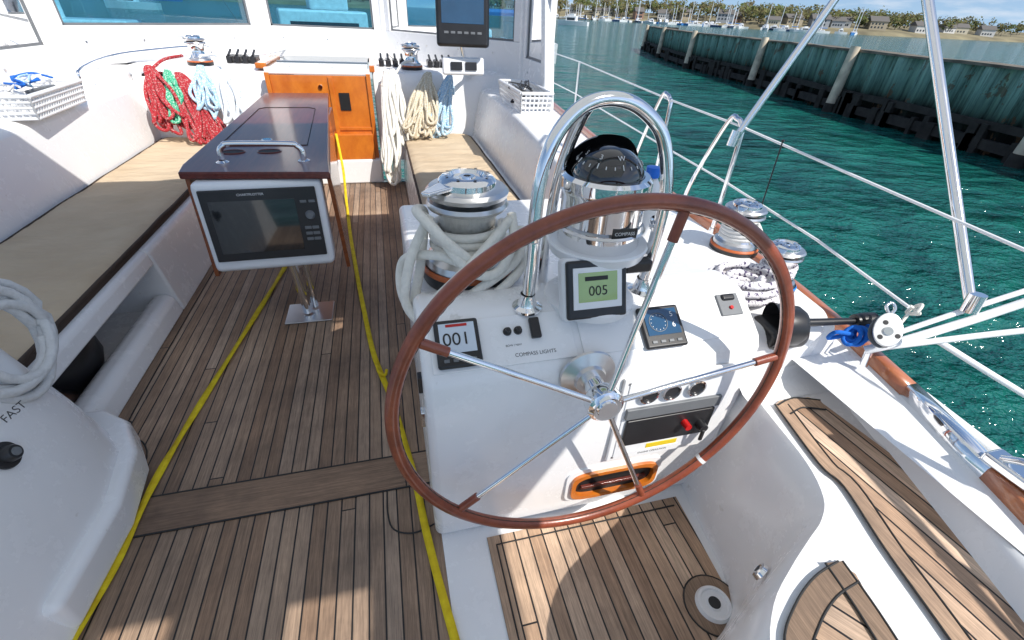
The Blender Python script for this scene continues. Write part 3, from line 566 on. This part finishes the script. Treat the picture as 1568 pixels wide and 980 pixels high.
# ------------------------------------------------------------ hanging rope coils
def hang(name,mat,gx,x0,x1,ztop,hmin,hmax,nl,yb,seed,r=.014,ww=.05,ytop=5.34,wrap=True):
    rr=random.Random(seed); g=grp(name); pts=[]; N=18; ps=rr.uniform(0,9)
    for l in range(nl):
        u=rr.random(); bxx=x0+(x1-x0)*u; h=rr.uniform(hmin,hmax)*(.9+.1*math.sin(math.pi*u)); w=ww*rr.uniform(.5,1.5); oy=rr.uniform(-.07,.05); sk_=rr.uniform(-.3,.3)
        for i in range(N):
            a=2*math.pi*i/N; k=(1-math.cos(a))/2
            x=gx+(bxx-gx)*(k**.8)+w*math.sin(a+sk_*k)*(.25+.75*k)+.018*math.sin(a*3+ps+l)
            z=ztop-h*k+rr.uniform(-.004,.004); y=ytop+(yb-ytop)*k-.035*math.sin(math.pi*k)+oy*(.3+k*.7)
            pts.append((x,y,max(z,.50 if x<-1.1 else .03)))
    tube('coil',pts,r,mat,g,res=2,k=2)
    if wrap: tube('wrap',[(gx+(x0+x1-2*gx)*.08+.055*math.cos(a),ytop-.04+.06*math.sin(a),ztop-.10-.020*a/6.28) for a in [i*.3 for i in range(80)]],r,mat,g,res=2)
    return g
hang('coiled_rope_red',R_R,-2.00,-2.00,-1.72,1.07,.36,.52,17,5.08,1)
hang('coiled_rope_green',R_GR,-1.86,-1.88,-1.74,1.04,.26,.40,5,5.06,2)
hang('coiled_rope_red',R_R,-1.78,-1.68,-1.42,1.02,.48,.58,18,4.98,3)
hang('coiled_rope_blue',R_LB,-1.58,-1.62,-1.48,1.08,.28,.44,8,5.12,4)
hang('coiled_rope_white',R_G,-1.38,-1.42,-1.10,1.08,.44,.60,24,5.04,6,ww=.06)
hang('coiled_rope_cream',R_W,.08,-.04,.12,1.06,.80,1.00,13,4.94,11,.0145)
hang('coiled_rope_cream',R_W,.14,.02,.24,1.08,.50,.74,14,5.08,12,.0145)
hang('coiled_rope_beige',R_B,.50,.22,.50,1.06,.42,.60,22,5.04,13)
hang('coiled_rope_blue',R_LB,.72,.42,.70,1.04,.42,.58,12,5.08,14)
rp=grp('control_line'); tube('line_red',[(-1.75,5.5,1.15),(-1.95,5.55,1.10),(-2.05,5.40,.98),(-1.98,5.28,.80)],.013,R_R,rp,k=6); tube('line_a',[(.36,5.56,1.15),(.25,5.45,1.13),(.14,5.35,1.0)],.013,R_W,rp,k=5); tube('line_b',[(-1.6,5.5,1.15),(-1.45,5.5,1.15),(-1.38,5.34,1.0)],.013,R_G,rp,k=5)
tube('line_c',[(-1.3,5.9,1.12),(-1.1,6.4,1.13),(-.9,6.7,1.18)],.010,R_G,rp,k=4); tube('line_d',[(.2,5.95,1.12),(.15,6.4,1.13),(.1,6.8,1.15)],.010,R_W,rp,k=4)
# ------------------------------------------------------------ baskets
def basket(name,x0,x1,y0,y1,z0,h,rz):
    g=grp(name); cx,cy=(x0+x1)/2,(y0+y1)/2; M0=T(cx,cy,z0)@Matrix.Rotation(rz,4,'Z'); w,l=(x1-x0)/2,(y1-y0)/2
    def side(nm,p,q):
        d=(q-p); n=int(d.length/.032)
        for k in range(n+1):
            a=p+d*k/n; b2=a+V(0,0,h); s=1.08
            tube('%s_rib_%d'%(nm,k),[M0@a,M0@V(b2.x*s,b2.y*s,b2.z)],.0075,WHP,g,res=1)
        for j in range(5):
            s=1+.08*j/4; tube('%s_bar_%d'%(nm,j),[M0@V(p.x*s,p.y*s,h*j/4),M0@V(q.x*s,q.y*s,h*j/4)],.009 if j<4 else .014,WHP,g,res=1)
    c=[V(-w,-l,0),V(w,-l,0),V(w,l,0),V(-w,l,0)]
    for i in range(4): side('s%d'%i,c[i],c[(i+1)%4])
    box('bottom',-w,w,-l,l,0,.01,WHP,g,M=M0)
    return g,M0
g,M0=basket('plastic_basket',-2.48,-2.13,3.72,4.42,.93,.13,math.radians(4))
rr=random.Random(2)
for i in range(9):
    M=M0@T(rr.uniform(-.1,.1),rr.uniform(-.26,.26),.06+.013*i)@Matrix.Rotation(rr.uniform(0,3),4,'Z')@Matrix.Rotation(rr.uniform(-.5,.5),4,'X'); rbox('item_%d'%i,.10,.15,.02,M,[WHP,WHP,LCDG,WHP,GRY,WHP,WHP,LCDG,WHP][i],g)
for i in range(4): tube('cord_%d'%i,[M0@V(rr.uniform(-.14,.14),rr.uniform(-.3,.3),.13+rr.uniform(0,.06)) for _ in range(6)],.007,[R_BL,R_LB,R_BL,R_GY][i],g,k=6)
g,M0=basket('plastic_basket',1.13,1.38,4.0,4.75,.92,.15,0)
for i in range(5):
    M=M0@T(rr.uniform(-.08,.08),rr.uniform(-.24,.24),.06+.015*i)@Matrix.Rotation(rr.uniform(0,3),4,'Z')@Matrix.Rotation(rr.uniform(-.5,.5),4,'X'); rbox('item_%d'%i,.10,.15,.02,M,[BLK,WHP,GRY,WHP,GRY][i],g)
for i in range(3): tube('cord_%d'%i,[M0@V(rr.uniform(-.1,.1),rr.uniform(-.3,.3),.14+rr.uniform(0,.05)) for _ in range(6)],.006,BLK,g,k=6)
# ------------------------------------------------------------ table
tb=grp('cockpit_table'); LEAF=varnish('leaf_varnish',(.16,.035,.009),(.34,.09,.02))
prism('table_top',[(-.96,2.47),(-.28,2.40),(-.30,2.6),(-.46,4.9),(-.99,4.88),(-.98,2.6)],.895,.93,TABL,tb,bev=.008)
mesh('drop_leaf',[(-.285,2.45,.89),(-.42,4.3,.89),(-.27,2.66,.36),(-.27,2.50,.36),(-.305,2.45,.89),(-.44,4.3,.89),(-.29,2.66,.36),(-.29,2.50,.36)],[(0,1,2,3),(4,5,6,7),(0,1,5,4),(1,2,6,5),(2,3,7,6),(3,0,4,7)],LEAF,tb)
mesh('drop_leaf_port',[(-.95,2.5,.89),(-.98,4.3,.89),(-.97,2.72,.36),(-.97,2.50,.36),(-.93,2.5,.89),(-.96,4.3,.89),(-.95,2.72,.36),(-.95,2.50,.36)],[(0,1,2,3),(4,5,6,7),(0,1,5,4),(1,2,6,5),(2,3,7,6),(3,0,4,7)],LEAF,tb)
box('locker_body',-.86,-.40,2.5,4.4,.72,.895,TABL,tb,bev=.01)
for i,x in enumerate((-.80,-.62)):
    pts=[(.055*math.cos(a),.038*math.sin(a)) for a in [j*math.pi/12 for j in range(24)]]
    mesh('cup_hole_%d'%i,[(x+p,2.82+q,.932) for p,q in pts],[tuple(range(24))],DRK,tb)
    tube('cup_rim_%d'%i,[(x+p*1.06,2.82+q*1.06,.931) for p,q in pts],.004,TABL,tb,cyc=True,res=2)
tube('lid_groove',[(-.90,2.95,.931),(-.44,2.95,.931),(-.50,4.1,.931),(-.55,4.15,.931),(-.86,4.15,.931),(-.90,4.1,.931)],.003,INK,tb,cyc=True,res=1)
lathe('latch',[(0,.004),(.025,.004),(.03,0)],T(-.68,3.1,.93),SS,tb,n=20)
tube('grab_handle',[(-.80,2.62,.93),(-.80,2.62,.985),(-.78,2.62,1.01),(-.74,2.62,1.02),(-.48,2.60,1.02),(-.44,2.60,1.01),(-.42,2.60,.985),(-.42,2.60,.93)],.014,SS,tb,k=5,res=5)
for i,x in enumerate((-.80,-.42)): lathe('handle_foot_%d'%i,[(.03,0),(.03,.005),(.016,.014)],T(x,2.61,.93),SS,tb,n=20)
tube('leg_post',[(-.60,2.60,.46),(-.575,2.60,.02)],.028,SS,tb); tube('leg_post_b',[(-.54,2.66,.46),(-.54,2.66,.02)],.02,SS,tb)
box('leg_plate',-.70,-.43,2.50,2.72,.003,.012,BR,tb,bev=.003)
mt=grp('table_chart_plotter'); DM=T(-.625,2.40,.665)@Matrix.Rotation(math.radians(1.5),4,'Z')@Matrix.Rotation(math.radians(86),4,'X')
rbox('pod',.58,.46,.16,DM@T(0,0,-.16),WHP,mt,.03); rbox('bezel',.52,.36,.014,DM@T(0,.015,0),BLK,mt,.006); rbox('screen',.385,.265,.003,DM@T(-.035,.01,.013),SCR,mt,.001)
text('brand','CHARTPLOTTER',.016,DM@T(-.035,.17,.0145),INKW,mt)
lathe('dial',[(0,.018),(.016,.018),(.02,.01),(.024,0)],DM@T(.215,.055,.013),GRY,mt,n=20)
for i in range(6): rbox('key_%d'%i,.032,.016,.006,DM@T(.195+.035*(i%2),-.01-.03*(i//2),.013),GRY,mt,.003)
for i in range(2): rbox('key_top_%d'%i,.03,.014,.006,DM@T(.195+.04*i,.125-.0*i,.013),GRY,mt,.003)
# ------------------------------------------------------------ yellow straps
js=grp('jackline_strap')
def strap(name,pts,w=.016,z=.012):
    P=cat(pts,10); v=[]
    for i,q in enumerate(P):
        d=(P[min(i+1,len(P)-1)]-P[max(i-1,0)]); d.z=0; d.normalize(); nn=V(-d.y,d.x,0)*w; tw=.004*math.sin(i*.7)
        v+=[(q.x-nn.x,q.y-nn.y,q.z+z+tw),(q.x+nn.x,q.y+nn.y,q.z+z-tw)]
    o=mesh(name,v,[(2*i,2*i+1,2*i+3,2*i+2) for i in range(len(P)-1)],WEB,js,smooth=True); s=o.modifiers.new('s','SOLIDIFY'); s.thickness=.002
strap('strap_port',[(-.80,3.3,.0),(-.86,2.8,0),(-.98,1.9,0),(-1.03,1.45,0),(-1.04,1.05,0),(-1.10,.6,0)],.014)
strap('strap_starboard',[(-.40,4.2,0),(-.36,3.7,0),(-.28,2.9,0),(-.20,2.2,0),(-.155,1.95,0),(-.10,1.7,0),(-.03,1.25,0),(.0,.95,0),(.05,.6,0),(.1,.3,0)],.014)
tube('hook',[(-.17,2.0,.01),(-.16,1.93,.02),(-.13,1.9,.02),(-.12,1.94,.02)],.008,WEB,js,k=4)
strap('strap_forward',[(-.48,5.2,.5),(-.45,5.0,.2),(-.43,4.6,.03),(-.40,4.2,0)],w=.012)
# ------------------------------------------------------------ stanchions and lifelines
def stanch(name,x,y,dx=0,dy=.28,z0=.66,z1=1.24):
    g=grp(name)
    tube('hoop',[(x,y,z0),(x,y,z1-.08),(x,y+.02,z1-.02),(x,y+.06,z1),(x+dx*.4,y+.12,z1-.03),(x+dx,y+dy,z0+.2),(x+dx,y+dy+.03,z0)],.0125,SS,g,k=5)
    for k,(a,c) in enumerate(((x,y),(x+dx,y+dy+.03))): lathe('base_%d'%k,[(.04,0),(.04,.008),(.02,.014),(.016,.05)],T(a,c,z0),SS,g,n=20)
    return g
stanch('stanchion',rx(1.97)-.07,1.95); stanch('stanchion',rx(2.7)-.07,2.68)
g=grp('stanchion'); cyl('post',(rx(4.75)-.05,4.75,.66),(rx(4.75)-.05,4.75,1.25),.0125,SS,g); lathe('base',[(.04,0),(.04,.008),(.016,.05)],T(rx(4.75)-.05,4.75,.66),SS,g,n=20)
g=grp('stanchion'); cyl('post',(rx(7)-.05,7,.66),(rx(7)-.05,7,1.25),.0125,SS,g); lathe('base',[(.04,0),(.04,.008),(.016,.05)],T(rx(7)-.05,7,.66),SS,g,n=20)
ll=grp('lifeline')
tube('upper_wire',[(rx(9)-.05,9,1.25),(rx(7)-.05,7,1.245),(rx(4.75)-.05,4.75,1.245),(rx(2.7)-.07,2.72,1.22),(rx(1.97)-.07,1.99,1.215),(1.70,1.3,1.16),(1.70,.77,1.13),(1.70,.2,1.1)],.0055,WHP,ll,res=2)
tube('lower_wire',[(rx(9)-.05,9,.97),(rx(4.75)-.05,4.75,.96),(rx(2.7)-.07,2.7,.96),(rx(1.97)-.07,1.95,.95),(1.60,1.3,.93),(1.55,.86,.90)],.0055,WHP,ll,res=2)
pp=grp('bimini_frame')
def ext(p,q,z):
    p,q=V(*p),V(*q); return p+(q-p)*((z-p.z)/(q.z-p.z))
a=(1.75,.82,.91); c=ext(a,(1.86,1.5,1.71),2.5); tube('pole_aft',[a,c],.0165,SS,pp,res=5)
a=(1.62,1.95,1.16); c2=ext(a,(1.86,1.9,1.72),2.3); tube('strut',[a,c2],.0165,SS,pp,res=5)
cyl('fitting_a',(1.75,.82,.95),(1.75,.815,.89),.024,SS,pp); cyl('fitting_b',(1.62,1.95,1.20),(1.61,1.95,1.13),.022,SS,pp)
tube('bow_fwd',[(1.9,1.9,2.3),(1.3,2.3,2.53),(-2.3,2.3,2.53),(-2.9,1.9,2.3)],.015,SS,pp); tube('bow_aft',[tuple(c),(1.2,.6,2.55),(-2.2,.6,2.55),(-2.9,1.5,2.4)],.015,SS,pp)
bm_=grp('bimini_canvas'); b=NB('canvas_white'); tl=b.n('ShaderNodeBsdfTranslucent',{0:(.78,.79,.80,1)}); df=b.n('ShaderNodeBsdfDiffuse',{0:(.8,.8,.8,1)}); mx=b.n('ShaderNodeMixShader',{0:.36,1:df.outputs[0],2:tl.outputs[0]}); b.t.links.new(mx.outputs[0],b.o.inputs[0]); CANV=b.m
xs=[-2.3,.30,.48,.82,.86,1.075,1.10,1.54]; yy=[-1.6,-1.30,-1.26,-1.06,-1.02,.26,.62,2.35]; sun_holes=[(.82,1.075,-1.30,-1.06),(.30,.48,-1.26,-1.02),(.86,1.10,.26,.62)]  # openings added in the unseen canvas to throw sun patches on the teak
v=[(x,y,2.55+.03*math.cos((x+.5)*.8)) for y in yy for x in xs]; ff=[]; nx=len(xs)
for j in range(len(yy)-1):
    for i in range(nx-1):
        mx_,my_=(xs[i]+xs[i+1])/2,(yy[j]+yy[j+1])/2
        if any(a<mx_<b2 and c<my_<d for a,b2,c,d in sun_holes): continue
        ff.append((j*nx+i,j*nx+i+1,(j+1)*nx+i+1,(j+1)*nx+i))
mesh('canvas',v,ff,CANV,bm_)
sp_=grp('stern_pushpit')
tube('top_rail',[(1.62,.15,1.28),(1.55,-.3,1.28),(1.40,-.8,1.28),(.9,-1.1,1.28),(0,-1.2,1.28)],.0165,SS,sp_,k=6); tube('mid_rail',[(1.60,.15,.98),(1.53,-.3,.98),(1.38,-.8,.98),(.9,-1.1,.98)],.0125,SS,sp_,k=6)
for k,(x,y) in enumerate(((1.60,.15),(1.56,-.22),(1.42,-.7))): tube('upright_%d'%k,[(x,y,1.28),(x-.10,y,.66)],.0165,SS,sp_)
gt=grp('boarding_gate')
tube('rail_upper',[(1.47,.86,.74),(1.53,.83,.78),(1.75,.80,.86),(1.95,.76,.96),(2.3,.7,1.1)],.014,WHP,gt,k=4); tube('rail_lower',[(1.50,.84,.76),(1.75,.76,.83),(2.0,.68,.9),(2.3,.6,1.0)],.010,WHP,gt,k=4)
tube('rail_third',[(1.55,.86,.79),(1.78,.82,.90),(2.1,.78,1.02)],.009,WHP,gt,k=4); tube('leg',[(1.49,.86,.75),(1.49,.85,.68)],.012,SS,gt)
tube('brace_out',[(1.66,.80,.80),(1.85,.62,.70),(2.1,.4,.58)],.010,WHP,gt,k=4)
bk=grp('snatch_block'); BM=T(1.47,.835,.83)@Matrix.Rotation(math.radians(-35),4,'Y')@Matrix.Rotation(math.radians(35),4,'X')@Matrix.Rotation(math.radians(40),4,'Z')@Matrix.Scale(1.1,4)
for k,z in enumerate((-.018,.012)):
    prism('cheek_%d'%k,[(.045*math.cos(a)*(1.25 if math.cos(a)>0 else 1),.036*math.sin(a)) for a in [j*math.pi/12 for j in range(24)]],z,z+.006,BR if k else GRY,bk,bev=.002,M=BM)
lathe('sheave',[(.0,-.01),(.03,-.01),(.022,0),(.03,.01),(0,.01)],BM,BLK,bk); lathe('pin',[(0,.022),(.012,.022),(.013,.016)],BM,SS,bk,n=16)
for k,(a_,r_) in enumerate(((0.4,.026),(2.5,.026),(4.4,.026))): lathe('cheek_hole_%d'%k,[(0,.0185),(.007,.0185)],BM@T(r_*math.cos(a_),r_*math.sin(a_),0),BLK,bk,n=12)
tube('shackle',[BM@V(.05,0,.005),BM@V(.075,.012,.003),BM@V(.09,0,0),BM@V(.075,-.012,-.003),BM@V(.05,0,-.005)],.005,SS,bk,k=4)
bl=grp('blue_lashing')
for k in range(6): tube('turn_%d'%k,coilpts(1.41+.010*k,.885,.785,.020,1,.003,seed=k,jit=.006,tilt=(.9,.6)),.0065,R_BL,bl,res=2,cyc=True)
tube('tail',[(1.40,.90,.78),(1.37,.92,.76),(1.36,.90,.80),(1.42,.89,.79)],.007,R_BL,bl,k=5)
kn=grp('lifeline_knot'); loops('knot',[(1.57,.855,.875),(1.565,.84,.895),(1.585,.85,.91),(1.595,.87,.89),(1.575,.87,.87),(1.59,.845,.88),(1.56,.865,.90)],.0055,R_W,kn); tube('lanyard',[(1.57,.86,.88),(1.54,.85,.84),(1.52,.84,.80)],.005,R_W,kn,k=4)
an=grp('antenna'); cyl('rod',(1.60,1.62,.72),(1.62,1.66,1.22),.003,BLK,an); lathe('ball',[(0,-.008),(.008,0),(0,.008)],T(1.62,1.66,1.22),BLK,an,n=10)
cl=grp('mooring_cleat'); tube('horns',[(1.50,.02,.74),(1.50,.06,.745),(1.51,.16,.745),(1.51,.21,.74)],.014,SS,cl,k=4)
for k,y in enumerate((.08,.15)): cyl('leg_%d'%k,(1.47,y,.66),(1.50,y,.74),.012,SS,cl)
fp=grp('fender_board'); tube('board',[(1.62,.72,.63),(1.62,.2,.60)],.022,WHP,fp); tube('board_b',[(1.58,.62,.60),(1.55,.2,.6)],.014,SS,fp)
ck=grp('fairlead_chock'); prism('body',[(-.03,-.09),(.03,-.09),(.035,.09),(-.03,.09)],0,.03,SS,ck,bev=.008,M=T(1.45,.36,.70)); tube('horn',[(1.44,.31,.73),(1.44,.34,.76),(1.44,.38,.76),(1.44,.42,.73)],.010,SS,ck,k=4)
# ------------------------------------------------------------ pier
PL=[(13.2,-2),(15.8,8.3),(17.3,15.6),(19.2,22.6),(20.9,31.4),(24.0,41),(27.5,50)]
pr=grp('sheet_pile_pier')
b=NB('sheet_pile'); z=b.n('ShaderNodeSeparateXYZ',{0:b.tc}).outputs[2]
zz=b.math('ADD',z,b.math('MULTIPLY',b.math('SUBTRACT',b.noise(b.map(b.tc,(3,3,.4)),1.5,4),.5),.45))
c=b.ramp(b.math('ADD',b.math('MULTIPLY',zz,.4),.45),[(.20,(.006,.008,.007)),(.33,(.018,.028,.022)),(.42,(.075,.15,.125)),(.62,(.17,.32,.28)),(.85,(.25,.39,.35))])
st_=b.noise(b.map(b.tc,(5,5,.35)),2,6,.75); c=b.mix(.9,c,b.ramp(st_,[(.34,(.28,.26,.22)),(.5,(1,1,1)),(.70,(1.6,1.5,1.3))]),'MULTIPLY')
ru=b.math('GREATER_THAN',b.noise(b.map(b.tc,(1.5,1.5,.8)),1.4,5,.7),.60); c=b.mix(b.math('MULTIPLY',ru,.65),c,(.13,.07,.035)); b.set(base=c,rough=.8,spec=.2); PIL=b.m
TIM=plain('old_timber',(.030,.026,.022),.9,var=.5,sc=3,bump=.6,bs=20); PIN=plain('pile_wood',(.62,.53,.40),.85,var=.35,sc=2,bump=.5,bs=15); CAPM=plain('pier_cap',(.16,.14,.11),.9,var=.5,sc=2)
P=cat([(x,y,0) for x,y in PL],30)
step=.26; last=P[0]; pts=[last.copy()]
for q in P[1:]:
    while (q-last).length>=step: last=last+(q-last).normalized()*step; pts.append(last.copy())
prof=[]
for i,q in enumerate(pts):
    d=(pts[min(i+1,len(pts)-1)]-pts[max(i-1,0)]).normalized(); nn=V(-d.y,d.x,0); prof.append(q+nn*(.28 if i%4<2 else 0))
v=[(q.x,q.y,-1.6) for q in prof]+[(q.x,q.y,.98) for q in prof]; m=len(prof)
mesh('sheet_piles',v,[(i,i+1,m+i+1,m+i) for i in range(m-1)],PIL,pr)
def ribbon(name,off0,off1,z0,z1,mat):
    secs=[]
    for i in range(0,len(pts),4):
        q=pts[i]; d=(pts[min(i+1,len(pts)-1)]-pts[max(i-1,0)]).normalized(); nn=V(-d.y,d.x,0); a=q+nn*off0; c=q+nn*off1; j=random.uniform(-.02,.02)
        secs.append([(a.x,a.y,z0),(a.x,a.y,z1+j),(c.x,c.y,z1+j),(c.x,c.y,z0),(a.x,a.y,z0)])
    loft(name,secs,mat,pr)
ribbon('cap_beam',.32,-.5,.95,1.02,CAPM); ribbon('wale_upper',.40,.285,-.44,-.26,TIM); ribbon('wale_lower',.44,.285,-.92,-.66,TIM); ribbon('back_wall',-.5,-.6,-1.6,.93,TIM)
def at(yv):
    for i in range(len(pts)-1):
        if pts[i].y<=yv<=pts[i+1].y: return pts[i]
    return pts[-1]
for i,y in enumerate((4.0,8.3,15.6,22.6,31.4,40,49.8)):
    q=at(y); cyl('post_%d'%i,(q.x-.64,q.y,-1.7),(q.x-.46,q.y,1.12),.19,PIN,pr,r1=.16,n=14); cyl('post_wet_%d'%i,(q.x-.64,q.y,-1.7),(q.x-.595,q.y,-.75),.195,TIM,pr,n=14)
q=pts[-1]; box('end_wall',q.x-.3,q.x+3,q.y-.2,q.y+.2,-1.6,1.0,TIM,pr)
for i in range(110):
    q=random.choice(pts); box('timber_%d'%i,q.x-.50,q.x-.30,q.y,q.y+random.uniform(.1,.3),-1.3,-.40+random.uniform(-.25,.16),TIM,pr)
# ------------------------------------------------------------ far shore
SH=[(-700,520),(-300,470),(-100,440),(60,430),(153,430),(215,370),(260,290),(330,280),(470,300),(700,280),(1100,150)]
GRASS=plain('shore_ground',(.22,.19,.11),.95,var=.4,sc=.05)
sh=grp('far_shore')
v=[(x,y,-1.3) for x,y in SH]+[(x*1.01+1,y+5,.6) for x,y in SH]+[(x*1.06+5,y+60,6) for x,y in SH]+[(x*1.6+50,y+500,9) for x,y in SH]; m=len(SH)
mesh('ground',v,[(r*m+i,r*m+i+1,(r+1)*m+i+1,(r+1)*m+i) for r in range(3) for i in range(m-1)],GRASS,sh,smooth=True)
def shp(t):
    k=t*(len(SH)-1); i=min(int(k),len(SH)-2); a,c=SH[i],SH[i+1]; w=k-i; return a[0]+(c[0]-a[0])*w,a[1]+(c[1]-a[1])*w
def leafm(name,cols):
    b=NB(name); n_=b.noise(b.tc,.12,3); c=b.ramp(n_,cols); b.set(base=c,rough=.9,spec=.1); return b.m
LF=leafm('foliage',[(.3,(.12,.095,.06)),(.5,(.15,.14,.06)),(.62,(.09,.13,.035)),(.75,(.19,.13,.085))])
v=[];f_=[];rr=random.Random(9)
tv=[];tf=[]
for tI in range(820):
    t=rr.uniform(.25,1.0); x,y=shp(t); dep=rr.random()**1.2*90+22; x+=dep*.15; y+=dep; gz=.6+dep/12; H_=rr.uniform(4,11); w=H_*rr.uniform(.32,.55)
    a=len(tv); tv+=[(x-.3,y,gz-1),(x+.3,y,gz-1),(x,y,gz+H_*.7)]; tf.append((a,a+1,a+2))
    for q in range(48):
        th_=rr.uniform(0,6.28); ph=rr.uniform(-1,1); r=w*rr.random()**.4; px=x+r*math.cos(th_)*math.sqrt(1-ph*ph); py=y+r*math.sin(th_)*math.sqrt(1-ph*ph); pz=gz+H_*.55+ph*r*.85; s=rr.uniform(.4,1.1)
        a=len(v); u=V(rr.gauss(0,1),rr.gauss(0,1),rr.gauss(0,1)).normalized()*s; w2=u.orthogonal().normalized()*s
        c=V(px,py,pz); v+=[tuple(c-u),tuple(c+w2),tuple(c+u),tuple(c-w2)]; f_.append((a,a+1,a+2,a+3))
dt=grp('distant_trees'); mesh('foliage',v,f_,LF,dt); mesh('trunks',tv,tf,TIM,dt)
ROOF=plain('roof_shingle',(.14,.13,.12),.9); WINM=plain('house_window',(.03,.04,.05),.2)
WALLS=[plain('wall_paint_%d'%i,c,.8) for i,c in enumerate([(.62,.61,.58),(.42,.36,.26),(.36,.38,.40),(.34,.20,.14),(.55,.50,.38)])]
for i in range(30):
    t=.34+.60*i/30+rr.uniform(-.008,.008); x,y=shp(t); dd_=rr.uniform(10,48); y+=dd_; x+=dd_*.15; gz=.6+dd_/12; w,d,h=rr.uniform(3.2,5.5),4.2,rr.uniform(2.6,4.6); wm=rr.choice(WALLS)
    g=grp('shore_house'); M=T(x,y,gz)@Matrix.Rotation(rr.uniform(-.9,-.1),4,'Z')
    box('walls',-w,w,-d,d,-2,h,wm,g,M=M); rh=h*.5
    mesh('roof',[M@V(*p) for p in [(-w-.5,-d-.5,h),(w+.5,-d-.5,h),(w+.5,d+.5,h),(-w-.5,d+.5,h),(-w-.5,0,h+rh+.8),(w+.5,0,h+rh+.8)]],[(0,1,5,4),(2,3,4,5),(0,4,3),(1,2,5)],ROOF,g)
    for k in range(4):
        for l in range(2 if h>4 else 1): box('window_%d_%d'%(k,l),-w+.8+k*(2*w-2)/4,-w+1.8+k*(2*w-2)/4,-d-.06,-d-.01,.6+l*2.0,1.7+l*2.0,WINM,g,M=M)
# marina
def hullv(L,B,Hh):
    s=[]
    for k in range(9):
        u=k/8; bw=B/2*(.75+.25*math.sin(u*3)) if u<.55 else B/2*max(.02,math.cos((u-.55)/.45*math.pi/2))
        s.append([(-bw,u*L-L/2,Hh*(1+.15*u)),(-bw*.75,u*L-L/2,-.2),(bw*.75,u*L-L/2,-.2),(bw,u*L-L/2,Hh*(1+.15*u))])
    return s
HM=[plain('boat_white',(.80,.81,.82),.3),plain('boat_navy',(.02,.04,.10),.3),plain('boat_blue',(.05,.2,.5),.4)]
def yacht(name,x,y,rz,L=11,mast=14,sail=True,hm=0,mr=.14):
    g=grp(name); M=T(x,y,-1.05)@Matrix.Rotation(rz,4,'Z'); S=[[M@V(*p) for p in q] for q in hullv(L,L*.3,1.1)]
    o=loft('hull',S,HM[hm],g); n=len(S); mesh('deck',[q[0] for q in S]+[q[3] for q in S],[(i,i+1,n+i+1,n+i) for i in range(n-1)],HM[0],g)
    box('cabin',-L*.09,L*.09,-L*.12,L*.22,1.0,1.7 if sail else 2.4,HM[0],g,M=M,bev=.1); box('cabin_windows',-L*.092,L*.092,-L*.08,L*.18,1.3,1.5 if sail else 2.0,WINM,g,M=M)
    if sail:
        cyl('mast',M@V(0,L*.1,1),M@V(0,L*.1,mast),mr,HM[0],g,n=8); cyl('boom',M@V(0,L*.1,2.6),M@V(0,-L*.3,2.6),.18,HM[2] if random.random()<.5 else HM[0],g,n=8)
        for k,q in enumerate((M@V(0,L/2,1.2),M@V(0,-L/2,1.2))): cyl('stay_%d'%k,q,M@V(0,L*.1,mast),.02,GRY,g,n=5)
    else: box('flybridge',-L*.07,L*.07,-L*.05,L*.1,2.4,3.0,HM[0],g,M=M,bev=.1)
    return g
for i in range(72):
    t=.365+.27*((i+.5)/72)+rr.uniform(-.003,.003); x,y=shp(t); yacht('moored_yacht',x-8,y-rr.uniform(8,40),rr.uniform(0,3.1),rr.uniform(7,13),rr.uniform(9,15),rr.random()<.6,rr.choice((0,0,0,0,1,2)),.17)
for i in range(10):
    x=rr.uniform(-160,60); yacht('moored_yacht',x,rr.uniform(120,330),rr.uniform(0,3.1),rr.uniform(9,13),rr.uniform(12,16),rr.random()<.7,0)
yacht('motor_cruiser',-1.5,24,math.radians(100),10,14,False,0); yacht('moored_yacht',-11,26,math.radians(95),11,15,True,0,.09); yacht('moored_yacht',6,34,math.radians(80),11,15,True,0,.09)
dk=grp('marina_dock'); box('deck',100,235,385,389,-1.0,-.4,CAPM,dk)
for i in range(40): x=rr.uniform(100,240); y=rr.uniform(370,400); cyl('piling_%d'%i,(x,y,-2),(x,y,2.5),.3,TIM,dk,n=8)
